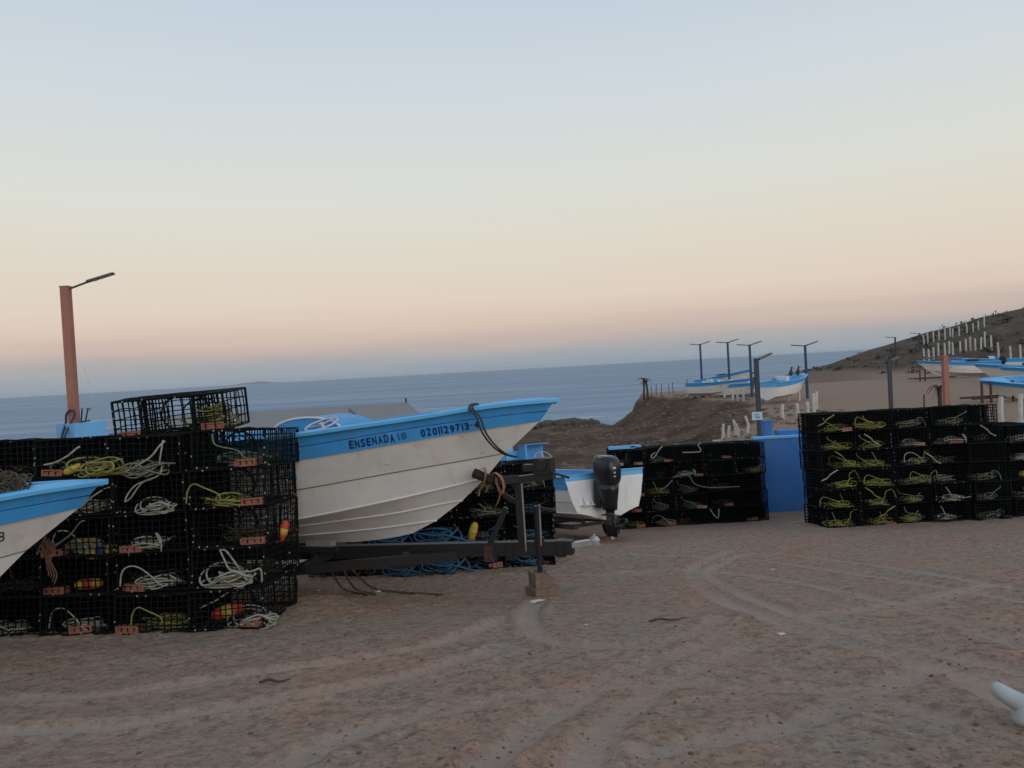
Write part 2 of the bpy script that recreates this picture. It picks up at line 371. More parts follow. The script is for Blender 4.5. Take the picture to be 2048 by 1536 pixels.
def noise(s_, d_=4, r_=.6):
    n_ = nn('ShaderNodeTexNoise', Scale=s_, Detail=d_, Roughness=r_); t.links.new(tcg.outputs['Object'], n_.inputs['Vector']); return n_.outputs['Fac']
def rampn(src, st):
    n_ = nn('ShaderNodeValToRGB'); e_ = n_.color_ramp.elements
    while len(e_) < len(st): e_.new(.5)
    for q, (p_, c_) in zip(e_, st): q.position = p_; q.color = (*c_, 1) if len(c_) == 3 else c_
    t.links.new(src, n_.inputs[0]); return n_.outputs[0]
def mixc(a_, b_, f_, mode='MIX'):
    n_ = nn('ShaderNodeMix', data_type='RGBA', blend_type=mode)
    for s_, k_ in ((a_, 6), (b_, 7), (f_, 0)):
        if hasattr(s_, 'is_output'): t.links.new(s_, n_.inputs[k_])
        else: n_.inputs[k_].default_value = s_ if k_ == 0 else (*s_, 1)
    return n_.outputs[2]
def attr(n_):
    a_ = nn('ShaderNodeAttribute', attribute_name=n_); return a_.outputs['Fac']
base = rampn(noise(.9, 7, .62), [(.32, (.350, .208, .142)), (.5, (.322, .222, .158)), (.66, (.292, .228, .172))])
speck = rampn(noise(34, 3, .7), [(.30, (.34, .31, .29)), (.44, (.92, .92, .92)), (.60, (1.0, 1.0, 1.0)), (.76, (1.6, 1.58, 1.55))])  # grit tones; the dark ones also stand in for relief shading
base = mixc(base, speck, .75, 'MULTIPLY')
speck2 = rampn(noise(11, 5, .75), [(.36, (.52, .48, .46)), (.50, (.95, .95, .95)), (.72, (1.25, 1.24, 1.22))])  # coarser grit, with shade between clods put into the colour
base = mixc(base, speck2, .8, 'MULTIPLY')
trf = nn('ShaderNodeMath', operation='MULTIPLY'); t.links.new(attr('track'), trf.inputs[0]); trf.inputs[1].default_value = .8
base = mixc(base, (.37, .285, .225), trf.outputs[0])
dark = rampn(noise(.5, 5, .7), [(.40, (0, 0, 0)), (.75, (.6, .6, .6))])
bankc = rampn(noise(.55, 8, .72), [(.30, (.070, .046, .031)), (.48, (.125, .080, .053)), (.60, (.19, .124, .084)), (.74, (.30, .222, .165))])
base2 = mixc(base, bankc, attr('bank'))
hillc = rampn(noise(.5, 8, .75), [(.35, (.06, .044, .031)), (.52, (.095, .070, .049)), (.66, (.14, .108, .078)), (.78, (.20, .165, .125))])
base3 = mixc(base2, hillc, attr('hill'))
t.links.new(base3, b.inputs['Base Color'])
bp1 = nn('ShaderNodeBump', Strength=.55, Distance=.02); t.links.new(noise(24, 6, .7), bp1.inputs['Height'])
bp2 = nn('ShaderNodeBump', Strength=.5, Distance=.01); t.links.new(noise(75, 4, .7), bp2.inputs['Height']); t.links.new(bp1.outputs[0], bp2.inputs['Normal'])
bp3 = nn('ShaderNodeBump', Distance=.4); t.links.new(noise(1.6, 8, .75), bp3.inputs['Height']); t.links.new(attr('bank'), bp3.inputs['Strength']); t.links.new(bp2.outputs[0], bp3.inputs['Normal'])
t.links.new(bp3.outputs[0], b.inputs['Normal'])
me.materials.append(gm)
tag(link('ground', me), kind='structure')
_gx0, _gy0 = xs, ys
def Gz(x, y):
    """height of the built sheet"""
    i = int(np.clip(np.searchsorted(xs, x)-1, 0, nx-2)); j = int(np.clip(np.searchsorted(ys, y)-1, 0, ny-2))
    u = (x-xs[i])/(xs[i+1]-xs[i]); v = (y-ys[j])/(ys[j+1]-ys[j])
    return float((GZ[j, i]*(1-u)+GZ[j, i+1]*u)*(1-v)+(GZ[j+1, i]*(1-u)+GZ[j+1, i+1]*u)*v)

# gravel: loose stones of the yard, nobody could count them
ico = np.array([(0, 0, 1), (.894, 0, .447), (.276, .851, .447), (-.724, .526, .447), (-.724, -.526, .447), (.276, -.851, .447),
                (.724, .526, -.447), (-.276, .851, -.447), (-.894, 0, -.447), (-.276, -.851, -.447), (.724, -.526, -.447), (0, 0, -1)])
icf = np.array([(0,1,2),(0,2,3),(0,3,4),(0,4,5),(0,5,1),(1,6,2),(2,7,3),(3,8,4),(4,9,5),(5,10,1),(6,7,2),(7,8,3),(8,9,4),(9,10,5),(10,6,1),(11,7,6),(11,8,7),(11,9,8),(11,10,9),(11,6,10)])
def stones(n, gen, name, m):
    Vs = []; Fs = []; k = 0
    for _ in range(n):
        x, y, s_ = gen()
        q = ico*(1+.35*(rng.random((12, 1))-.5))*np.array([s_*rng.uniform(.8, 1.5), s_*rng.uniform(.8, 1.5), s_*rng.uniform(.45, .9)])
        an = rng.uniform(0, 6.28); c_, s2 = math.cos(an), math.sin(an); q = q @ np.array([[c_, -s2, 0], [s2, c_, 0], [0, 0, 1]])
        Vs.append(q+np.array([x, y, Gz(x, y)+s_*.12])); Fs.append(icf+12*k); k += 1
    return link(name, mesh_np(name, np.concatenate(Vs), np.concatenate(Fs), m))
def gyard():
    while True:
        y = 2.8+rng.random()**1.5*14; x = rng.uniform(-.72, .72)*(y+1)
        if -.1+fbm(np.array([x]), np.array([y]), .45, 3)[0]*1.3+.55 > rng.random(): return x, y, .0025+.009*rng.random()**4+.00035*y
tag(stones(3600, gyard, 'gravel', M_pebble), 'loose grey brown gravel scattered over the dirt yard', 'gravel', kind='stuff')
M_dark_peb = mat('dark_pebble', (.13, .10, .085), .9, var=.4, vscale=9)
tag(stones(1300, gyard, 'dark_gravel', M_dark_peb), 'dark clods and chips scattered over the dirt yard', 'gravel', kind='stuff')

# ------------------------------------------------------------------ sea, island
wm = bpy.data.materials.new('sea_water'); wm.use_nodes = True; t = wm.node_tree; b = t.nodes['Principled BSDF']
t.nodes.remove(b); mo_ = t.nodes['Material Output']
tcg = nn('ShaderNodeTexCoord')
def mapn(sc):
    m_ = nn('ShaderNodeMapping'); m_.inputs['Scale'].default_value = sc; t.links.new(tcg.outputs['Object'], m_.inputs[0]); return m_.outputs[0]
def noise2(sc, d_, s_=1.0):
    n_ = nn('ShaderNodeTexNoise', Scale=s_, Detail=d_, Roughness=.6); t.links.new(mapn(sc), n_.inputs['Vector']); return n_.outputs['Fac']
w1 = nn('ShaderNodeBump', Strength=1.0, Distance=1.1); t.links.new(noise2((.10, .28, 1), 5), w1.inputs['Height'])
w2 = nn('ShaderNodeBump', Strength=.8, Distance=.35); t.links.new(noise2((.9, 1.6, 1), 4), w2.inputs['Height']); t.links.new(w1.outputs[0], w2.inputs['Normal'])
dfs = nn('ShaderNodeBsdfDiffuse', Color=(.032, .132, .245, 1)); gls = nn('ShaderNodeBsdfGlossy', Color=(.92, .97, 1, 1), Roughness=.22); mxs = nn('ShaderNodeMixShader')
t.links.new(w2.outputs[0], gls.inputs['Normal'])
st_ = rampn(noise2((.006, .05, 1), 5), [(.35, (.22, .22, .22)), (.7, (.36, .36, .36))]); t.links.new(st_, mxs.inputs[0])
fo = rampn(noise2((.035, .22, 1), 6), [(.60, (0, 0, 0)), (.70, (1, 1, 1))]); sq_ = nn('ShaderNodeSeparateXYZ'); t.links.new(tcg.outputs['Object'], sq_.inputs[0])
nr2 = nn('ShaderNodeMapRange'); nr2.inputs[1].default_value = 70; nr2.inputs[2].default_value = 190; nr2.inputs[3].default_value = .85; nr2.inputs[4].default_value = .0; t.links.new(sq_.outputs['Y'], nr2.inputs[0])
fm = nn('ShaderNodeMath', operation='MULTIPLY'); t.links.new(fo, fm.inputs[0]); t.links.new(nr2.outputs[0], fm.inputs[1])
t.links.new(mixc((.032, .132, .245), (.62, .66, .70), fm.outputs[0]), dfs.inputs['Color'])
t.links.new(dfs.outputs[0], mxs.inputs[1]); t.links.new(gls.outputs[0], mxs.inputs[2]); t.links.new(mxs.outputs[0], mo_.inputs['Surface'])
sea_y = np.concatenate([np.linspace(30, 300, 28), np.geomspace(320, 45000, 30)])
Vv = []; Ff = []
for y in sea_y: Vv += [(-40000, y, SEA), (40000, y, SEA)]
for i in range(len(sea_y)-1): Ff.append((2*i, 2*i+1, 2*i+3, 2*i+2))
tag(link('sea', mesh_np('sea', np.array(Vv, float), Ff, wm)), kind='structure')

isl = MB(); P0 = at(455, 772, 20000); P1 = at(565, 766, 20000)
n_ = 60; xx = np.linspace(0, 1, n_); prof = (np.sin(np.pi*xx)**.8)*(34+26*np.exp(-((xx-.62)/.16)**2)+14*np.exp(-((xx-.3)/.1)**2)) + 6*vnoise(xx*14, xx*0)
for k in range(n_-1):
    for (a_, b_, c_) in ((0, 1, 1),):
        x0, x1 = P0[0]+(P1[0]-P0[0])*xx[k], P0[0]+(P1[0]-P0[0])*xx[k+1]
        z0, z1 = SEA-2+max(prof[k], 0), SEA-2+max(prof[k+1], 0)
        isl.add([(x0, 19900, SEA-3), (x1, 19900, SEA-3), (x1, 20000, z1), (x0, 20000, z0), (x0, 20150, SEA-3), (x1, 20150, SEA-3)], [(0, 1, 2, 3), (3, 2, 5, 4)])
tag(link('island', isl.mesh('island', mat('island_rock', (.16, .15, .14), .95), False)), kind='structure')
# ------------------------------------------------------------------ panga hulls: long lines (distance aft of the bow tip, height over the keel aft)
ZK = .41
HL = {  # name: (full half-breadth, entry length, [(u, z)...])
 'gun': (1.0, 3.2, [(0, 2.106), (.294, 2.101), (.772, 2.07), (1.261, 2.015), (2.028, 1.942), (2.584, 1.89), (4, 1.80), (5.5, 1.75), (7, 1.74)]),
 'knu': (.975, 3.2, [(.103, 1.981), (.558, 1.957), (1.042, 1.919), (1.54, 1.87), (2.061, 1.806), (2.619, 1.74), (4, 1.63), (5.5, 1.56), (7, 1.54)]),
 'band': (.95, 3.2, [(.194, 1.876), (.58, 1.845), (1.068, 1.795), (1.775, 1.71), (2.651, 1.605), (4, 1.48), (5.5, 1.40), (7, 1.37)]),
 'str1': (.88, 3.3, [(.606, 1.535), (.891, 1.50), (1.678, 1.406), (2.207, 1.335), (2.726, 1.265), (4, 1.13), (5.5, 1.04), (7, 1.01)]),
 'chine': (.78, 3.4, [(.86, 1.266), (1.1, 1.215), (1.825, 1.08), (2.306, .998), (2.803, .92), (4, .79), (5.5, .72), (7, .70)]),
 'rib1': (.56, 3.5, [(1.161, 1.008), (1.407, .976), (1.839, .905), (2.432, .842), (2.938, .79), (4, .71), (5.5, .65), (7, .63)]),
 'rib2': (.32, 3.6, [(1.5, .775), (1.692, .755), (2.041, .712), (2.553, .668), (3.112, .627), (4, .575), (5.5, .53), (7, .52)]),
 'keel': (.03, 3.6, [(1.821, .621), (2.1, .565), (2.404, .525), (3.235, .478), (4, .45), (5.5, .42), (7, .41)])}
ORDER = ['keel', 'rib2', 'rib1', 'chine', 'str1', 'band', 'knu', 'gun']
BL = 7.0
def hz(name, u):
    P = np.array(HL[name][2]); x, y = P[:, 0], P[:, 1]; m_ = np.gradient(y, x); u = np.clip(u, x[0], x[-1])
    i = np.clip(np.searchsorted(x, u)-1, 0, len(x)-2); h = x[i+1]-x[i]; s_ = (u-x[i])/h
    return (2*s_**3-3*s_**2+1)*y[i]+(s_**3-2*s_**2+s_)*h*m_[i]+(-2*s_**3+3*s_**2)*y[i+1]+(s_**3-s_**2)*h*m_[i+1]-ZK
def hb(name, u):
    B, U, P = HL[name]; t = np.clip((np.asarray(u, float)-P[0][0])/U, 0, 1)
    return B*(1-(1-t)**1.9)*(1-.08*smooth01(4, 7, np.asarray(u, float)))
def hline(name, n, sgn=1, out=0.0, up=0.0):
    u0 = HL[name][2][0][0]; u = u0+(BL-u0)*np.linspace(0, 1, n)**1.35
    return np.stack([u, sgn*(hb(name, u)+out*np.minimum(1, (u-u0)/.25)), hz(name, u)+up], 1)
def strips(mb, lines):
    for A, B in zip(lines[:-1], lines[1:]):
        n = len(A); mb.add(np.concatenate([A, B]), [(i, i+1, n+i+1, n+i) for i in range(n-1)])
def on_band(la, lb, u, v, sgn=1, out=.004):
    za, zb = hz(la, u), hz(lb, u); ba, bb = hb(la, u), hb(lb, u)
    return np.stack([u, sgn*(ba+(bb-ba)*v+out), za+(zb-za)*v], 1)
def text_mesh(s, name, m, mapf, off=.0):
    cu = bpy.data.curves.new('txt', 'FONT'); cu.body = s; cu.offset = off; cu.resolution_u = 3
    o = bpy.data.objects.new('txt', cu); COL.objects.link(o); bpy.context.view_layer.update()
    me_ = bpy.data.meshes.new_from_object(o.evaluated_get(bpy.context.evaluated_depsgraph_get()))
    COL.objects.unlink(o); bpy.data.objects.remove(o)
    V_ = np.array([v.co[:] for v in me_.vertices]); mn, mx = V_.min(0), V_.max(0)
    n_ = mapf((V_[:, 0]-mn[0])/(mx[0]-mn[0]), (V_[:, 1]-mn[1])/(mx[1]-mn[1]))
    Fc = [tuple(p_.vertices) for p_ in me_.polygons]; bpy.data.meshes.remove(me_)
    return mesh_np(name, n_, Fc, m)
_HM = {}
def hull_meshes(n=44):
    if n in _HM: return _HM[n]
    d = {}
    mb = MB()
    for s_ in (1, -1): strips(mb, [hline(k, n, s_) for k in ORDER[:6]] + [hline('band', n, s_, .022)])
    K = hline('keel', n, 1); K2 = hline('keel', n, -1); strips(mb, [K, K2])
    d['hull'] = mb.mesh('hull', M_white, True)
    mb = MB()
    for s_ in (1, -1): strips(mb, [hline('band', n, s_, .022, -.004), hline('knu', n, s_, .016), hline('knu', n, s_, .002, .012), hline('gun', n, s_)])
    d['sheer_band'] = mb.mesh('sheer_band', M_blue, True)
    mb = MB()
    for s_ in (1, -1): mb.tube(hline('knu', n, s_, .012, .003), .006, 4)
    d['band_groove'] = mb.mesh('band_groove', M_letter, True)
    # gunwale rail: a flat flange that overhangs the band
    mb = MB()
    for s_ in (1, -1):
        g = hline('gun', n, s_); inn = g.copy(); inn[:, 1] = s_*np.maximum(np.abs(g[:, 1])-.09, 0)
        o1 = hline('gun', n, s_, .045, -.032); o2 = hline('gun', n, s_, .05, .0); o3 = hline('gun', n, s_, .02, .018); i3 = inn.copy(); i3[:, 2] += .018
        for q in (o1, o2, o3): q[:, 0] -= .045*np.clip(1-q[:, 0]/.5, 0, 1); 
        i3[:, 0] -= .045*np.clip(1-i3[:, 0]/.5, 0, 1)
        ib = inn.copy(); ib[:, 2] -= .05; lo = g.copy(); lo[:, 2] -= .034
        strips(mb, [lo, o1, o2, o3, i3, ib])
    d['gunwale_rail'] = mb.mesh('gunwale_rail', M_rail, False)
    # inside skin, floor, foredeck
    mb = MB()
    for s_ in (1, -1):
        u = 1.3+(BL-.06-1.3)*np.linspace(0, 1, 24)
        top = np.stack([u, s_*np.maximum(hb('gun', u)-.085, .02), hz('gun', u)-.03], 1)
        flo = np.stack([u, s_*np.maximum(hb('chine', u)-.06, .01), np.maximum(.62, hz('chine', u)+.03)], 1)
        mid = np.stack([u, u*0, np.maximum(.62, hz('chine', u)+.03)], 1); strips(mb, [top, flo, mid])
    d['inner_hull'] = mb.mesh('inner_hull', M_inner, True)
    mb = MB(); u = np.linspace(-.02, 1.35, 16)
    for s_ in (1, -1):
        e_ = np.stack([u, s_*np.maximum(hb('gun', np.maximum(u, 0))-.07, 0), hz('gun', u)-.012], 1); c_ = np.stack([u, u*0, hz('gun', u)+.02], 1); strips(mb, [e_, c_])
    u = np.array([1.35]); mb.add([(1.35, -hb('gun', 1.35)+.07, hz('gun', 1.35)-.012), (1.35, hb('gun', 1.35)-.07, hz('gun', 1.35)-.012), (1.35, hb('chine', 1.35)-.02, hz('chine', 1.35)+.05), (1.35, -hb('chine', 1.35)+.02, hz('chine', 1.35)+.05)], [(0, 1, 2, 3)])
    d['foredeck'] = mb.mesh('foredeck', M_rail, False)
    # transom
    mb = MB(); pr = [(BL, hb(k, BL), float(hz(k, BL))) for k in ORDER]
    pts = [(BL, b_, z_) for (_, b_, z_) in pr[:6]]+[(BL, -b_, z_) for (_, b_, z_) in pr[:6][::-1]]
    mb.prism(pts, (-.05, 0, 0)); d['transom'] = mb.mesh('transom', M_white, False)
    mb = MB(); q = [pr[5], pr[6], pr[7]]
    pts = [(BL+.004, b_, z_) for (_, b_, z_) in q]+[(BL+.004, -b_, z_) for (_, b_, z_) in q[::-1]]
    mb.prism(pts, (-.06, 0, 0)); mb.box((BL-.02, 0, pr[7][2]+.008), (.12, 2*pr[7][1], .022)); d['transom_top'] = mb.mesh('transom_top', M_rail, False)
    # spray rails / strakes
    for k, r_ in (('str1', .007), ('chine', .012), ('rib1', .012), ('rib2', .012)):
        mb = MB()
        for s_ in (1, -1): mb.tube(hline(k, n, s_, .003), r_, 5)
        d['spray_rail_'+k] = mb.mesh('spray_rail', M_white2 if k != 'str1' else M_seam, True)
    mb = MB()
    for u_ in (2.9, 4.3, 5.8): mb.box((u_, 0, 1.0), (.3, 2*(hb('gun', u_)-.12), .05))
    d['thwart'] = mb.mesh('thwart', M_inner)
    _HM[n] = d; return d
def boat(label, M, n=44, far=False, group=None, name='fishing_boat'):
    root = empty(name, M, label, 'boat', group)
    d = hull_meshes(n)
    for k, me_ in d.items():
        if far and k.startswith('spray') and k not in ('spray_rail_chine',): continue
        link('spray_rail' if k.startswith('spray') else k, me_, root)
    return root
def boat_matrix(tip, aft_deg, pitch=0.0, scale=1.0, roll=0.0):
    """tip: world place of the bow tip; aft_deg: compass of the aft direction measured ccw from +x; pitch: bow-down degrees"""
    Rm = Matrix.Rotation(R(aft_deg), 4, 'Z') @ Matrix.Rotation(R(-pitch), 4, 'Y') @ Matrix.Rotation(R(roll), 4, 'X') @ Matrix.Scale(scale, 4)
    tl = Rm @ Vector((0, 0, 2.106-ZK))
    return Matrix.Translation(Vector(tip)-tl) @ Rm

# ---- the lettered boat on its trailer
B0 = at(1112, 798, 8.28)
M1 = boat_matrix(B0, 160)          # local +y (v) points back towards the camera side
b1 = boat('white and blue fishing boat lettered ENSENADA 18 standing on the black trailer', M1, 60)
def lettering(root, s, la, lb, u0, u1, v0, v1, m, off=.01, sl=.10, out=.026):
    f = lambda X, Y: on_band(la, lb, u0+(u1-u0)*(X+sl*(Y-.5)*.0), v0+(v1-v0)*Y, 1, out)
    return link('lettering', text_mesh(s, 'lettering', m, f, off), root)
def letters(root, s, u0, u1, v0, v1, m, wide={'1': .30, '-': .5}):
    ws = [wide.get(c, 1.0) for c in s]; tot = sum(ws)+.30*(len(s)-1); u = u0; un = (u1-u0)/tot
    for c, w_ in zip(s, ws):
        j = rng.normal(0, .025); k = rng.normal(0, .04); a_, b_ = u, u+un*w_; hh = (v0+.38, v0+.46) if c == '-' else (v0, v1)
        f = lambda X, Y: on_band('band', 'knu', a_+(b_-a_)*(X+k*(Y-.5)+.10*(Y-.5)), hh[0]+(hh[1]-hh[0])*Y+j+.04*k*X, 1, .027)
        link('letter', text_mesh(c, 'letter', m, f, .035), root); u += un*(w_+.30)
letters(b1, 'ENSENADA', 2.07, 1.60, .15, .84, M_letter)
letters(b1, '18', 1.565, 1.475, .20, .82, M_letter_faded)
letters(b1, '0201129713-4', 1.335, .765, .14, .84, M_letter)
# scuffs on the hull side: thin grey scratches
mb = MB()
for (u_, v_, l_, a_) in ((.95, .82, .10, 1.2), (1.75, .3, .07, .4), (.8, .15, .05, .2)):
    q = np.linspace(0, 1, 6); mb.tube(on_band('str1', 'band', u_+l_*q*math.cos(a_), v_+l_*q*math.sin(a_), 1, .001), .0025, 4)
link('scuff_marks', mb.mesh('scuff_marks', M_seam), b1)
# console with a white-edged hood and a white-rimmed wheel
CONS = True
M_wheelw = mat('wheel_white', (.46, .47, .48), .5)
def wheel(root, c, nrm, r_, nm='steering_wheel'):
    nrm = np.array(nrm, float); nrm /= np.linalg.norm(nrm); a_ = np.cross(nrm, (0, 0, 1)); a_ /= np.linalg.norm(a_); b_ = np.cross(nrm, a_)
    tt = np.linspace(0, 2*math.pi, 29)[:-1]; c = np.array(c)
    mb = MB(); mb.tube(c+r_*(np.cos(tt)[:, None]*a_+np.sin(tt)[:, None]*b_), .013, 6, True); wo_ = part(mb, nm, M_wheelw, root, True)
    mb = MB()
    for k in range(3):
        t_ = .5+k*2.094; mb.bar(c, c+r_*(math.cos(t_)*a_+math.sin(t_)*b_), .022, .012)
    mb.tube([c-nrm*.16, c+nrm*.02], .03, 8); link('spokes', mb.mesh('spokes', M_wheelw), wo_)
# ---- trailer of the lettered boat, built in the boat's plan frame (u aft, v to the near side, z world height)
ua = np.array([math.cos(R(160)), math.sin(R(160)), 0]); va = np.array([-math.sin(R(160)), math.cos(R(160)), 0])
TM = basis(ua, va, (0, 0, 1), (B0[0], B0[1], 0))
def cl(px, py, v=0.0):
    """pixel -> (u, v, z) on the upright plane at offset v from the boat's centre line"""
    d = ray(px, py); Y = ((B0+va*v-CAM)@va)/(d@va); P = CAM+d*Y; return np.array([(P-B0)@ua, v, P[2]])
def lb(px, py, v):
    q = cl(px, py, v); return np.array([q[0], v, q[2]-ZK-(B0[2]-2.106)])
pk = lb(642, 832, .0); e_a, e_b = lb(575, 858, 0), lb(708, 849, 0); ang = np.linspace(0, math.pi, 19)
hw = abs(e_a[0]-e_b[0])/2; arch = np.stack([pk[0]-hw*np.cos(ang), 0*ang, pk[2]-.16+.16*np.sin(ang)], 1)
mb = MB(); n_ = 19; f_ = arch+(0, .30, 0); r_ = arch+(0, -.42, 0); fl = f_.copy(); fl[:, 2] = .64; rl_ = r_.copy(); rl_[:, 2] = .64
mb.add(np.concatenate([f_, r_, fl, rl_]), [(i, i+1, n_+i+1, n_+i) for i in range(n_-1)]+[(i, i+1, 2*n_+i+1, 2*n_+i) for i in range(n_-1)]+[(n_+i, n_+i+1, 3*n_+i+1, 3*n_+i) for i in range(n_-1)]); con = part(mb, 'console', M_inner, b1)
mb = MB(); mb.tube(f_+(0, .004, .004), .014, 6); link('hood_trim', mb.mesh('hood_trim', M_white2), con)
wheel(b1, lb(643, 849, .50), (.10, .30, .95), .185)

tr = empty('boat_trailer', TM, 'black steel boat trailer with winch post and drawbar under the lettered boat', 'trailer')
e0, e1 = cl(1146, 1094), cl(640, 1128); e2 = e1+(e1-e0)*1.15; e2[2] = e1[2]-.02
mb = MB(); mb.bar(e0, e2, .11, .15); part(mb, 'drawbar', M_black, tr)
for s_ in (1, -1):
    mb = MB(); p0 = e0+(e1-e0)*.42; p0 = p0+np.array([0, .04*s_, .0]); p1 = e1+np.array([.3, .62*s_, .05]); p2 = p1+np.array([3.6, 0, -.03])
    mb.bar(p0, p1, .07, .11); mb.bar(p1, p2, .07, .11); part(mb, 'frame_rail', M_black, tr)
    mb = MB(); mb.bar((2.6, .36*s_, .50), (6.6, .40*s_, .455), .08, .06); part(mb, 'bunk', M_black, tr)
for u_ in (2.9, 4.6, 6.1):
    mb = MB(); mb.bar((u_, -.62, .36), (u_, .62, .36), .07, .08)
    for s_ in (1, -1): mb.bar((u_, .38*s_, .36), (u_, .38*s_, .47), .05, .05)
    part(mb, 'cross_member', M_black, tr)
mb = MB(); mb.box((2.86, .30, .52), (.34, .10, .12)); part(mb, 'keel_roller_bracket', M_galv, tr)
mb = MB(); mb.tube([(5.2, -.95, .22), (5.2, .95, .22)], .03, 8); part(mb, 'axle', M_black, tr)
for s_ in (1, -1):
    gz = Hs(*(B0+ua*5.2+va*.93*s_)[:2])
    Mw = np.array(Matrix.Translation((5.2, .82*s_+.09, gz+.30)) @ Matrix.Rotation(R(90), 4, 'X'))
    mb = MB(); mb.lathe([(.17, 0), (.28, 0), (.31, .03), (.31, .15), (.28, .18), (.17, .18)], 22, Mw); wl = part(mb, 'wheel', M_rubber, tr, False)
    mb = MB(); mb.lathe([(.02, .02), (.165, .02), (.165, .16), (.02, .16)], 16, Mw); link('rim', mb.mesh('rim', M_galv), wl)
# coupler
c0, c1 = cl(1143, 1090), cl(1190, 1083)
mb = MB(); mb.bar(c0, c1, .09, .055); mb.lathe([(.02, -.03), (.05, -.03), (.055, .02), (.03, .05), (.0, .052)], 10, np.array(Matrix.Translation(c1))); mb.bar(c0+(-.04, 0, -.05), c1+(.02, 0, -.05), .03, .02); mb.bar(c1+(.06, 0, .02), c1+(.0, 0, .075), .02, .02)
part(mb, 'coupler', M_galv, tr)
# winch post and head
w0, w1 = cl(1046, 1100), cl(1036, 952)
mb = MB(); mb.bar(w0, w1, .09, .07, (1, 0, 0)); mb.bar(w1+(.16, 0, -.35), w0+(.42, 0, .0), .05, .05, (1, 0, 0)); part(mb, 'winch_post', M_black, tr)
mb = MB(); mb.bar(w0+(-.055, .05, 0), w1+(-.055, .05, -.02), .012, .012, (1, 0, 0)); part(mb, 'post_edge', M_galv, tr)
a0, a1 = cl(1012, 962), cl(1108, 950)
mb = MB(); mb.bar(a0, a1, .12, .075); part(mb, 'winch_arm', M_black, tr)
k0 = cl(1088, 931); mb = MB(); mb.box(k0, (.20, .16, .17)); mb.box(k0+(.16, 0, -.02), (.14, .10, .07)); mb.tube([k0+(0, -.12, .02), k0+(0, .12, .02)], .06, 10); wn = part(mb, 'winch', M_black, tr)
h0, h1 = cl(1106, 946, .12), cl(1138, 955, .12); mb = MB(); mb.tube([h0+(.05, -.05, .01), h0, h1, h1+(0, .03, 0)], .013, 6); link('crank_handle', mb.mesh('crank_handle', M_black), wn)
# bow stop: black roller block with hanging straps
s0, s1 = cl(948, 946, .20), cl(988, 962, .20)
mb = MB(); mb.tube([s0, s0+(s1-s0)*.5, s1], [.055, .05, .055], 10); mb.bar(s1, s1+(-.22, -.16, .0), .05, .08); part(mb, 'bow_roller', M_rubber, tr)
mb = MB(); mb.bar(a0, s1+(0, -.18, 0), .05, .07); mb.bar(cl(1002, 985), cl(1032, 1005), .02, .05); part(mb, 'bow_stop_bracket', M_black, tr)
def strap(root, pts, wd, m, nm='strap'):
    P = spline(np.array(pts), 26); mb = MB(); o = np.array([0, wd/2, 0]); n_ = len(P); T = np.gradient(P, axis=0); T /= np.linalg.norm(T, axis=1, keepdims=True); nr = np.cross(T, (0, 1, 0))*.004
    mb.add(np.concatenate([P-o, P+o, P+o+nr, P-o+nr]), [(i, i+1, n_+i+1, n_+i) for i in range(n_-1)]+[(2*n_+i, 2*n_+i+1, 3*n_+i+1, 3*n_+i) for i in range(n_-1)]+[(n_+i, n_+i+1, 2*n_+i+1, 2*n_+i) for i in range(n_-1)]+[(3*n_+i, 3*n_+i+1, i+1, i) for i in range(n_-1)])
    part(mb, nm, m, root)
strap(tr, [cl(962, 938, .22), cl(969, 936, .24), cl(972, 952, .25), cl(968, 968, .25), cl(960, 980, .22), cl(958, 992, .2)], .05, M_strap)
strap(tr, [cl(978, 950, .24), cl(990, 945, .27), cl(1003, 955, .28), cl(1008, 972, .27), cl(1005, 988, .25), cl(998, 978, .22), cl(990, 962, .2), cl(980, 970, .2), cl(972, 985, .18)], .06, M_strap)
strap(tr, [cl(992, 956, .25), cl(996, 975, .24), cl(1000, 990, .22), cl(996, 1005, .2), cl(992, 1012, .18)], .035, M_strap)
# jack on the drawbar
j0, j1 = cl(1074, 1012, .10), cl(1080, 1142, .02)
mb = MB(); mb.tube([j0, j0+(j1-j0)*.62], .038, 10); mb.tube([j0+(j1-j0)*.55, j1], .028, 8); mb.bar(j0+(j1-j0)*.55+(0, -.05, 0), j0+(j1-j0)*.55, .10, .10)
mb.lathe([(.07, 0), (.07, .012), (.03, .02)], 10, np.array(Matrix.Translation(j1+(0, 0, -.006)))); jk = part(mb, 'jack', M_black, tr)
mb = MB(); mb.tube([j0+(-.034, .022, .02), j0+(j1-j0)*.60+(-.034, .022, 0)], .008, 6); link('jack_tube_highlight', mb.mesh('jack_tube_highlight', M_galv), jk)  # pale strip modelled along the tube as its highlight
mb = MB(); g0 = cl(1080, 1015, .12); g1 = cl(1108, 1019, .12); mb.tube([j0, g0, g1], .010, 6); mb.lathe([(.012, -.02), (.022, -.01), (.022, .01), (.012, .02)], 8, np.array(Matrix.Translation(g1))); link('jack_handle', mb.mesh('jack_handle', M_rust), jk)
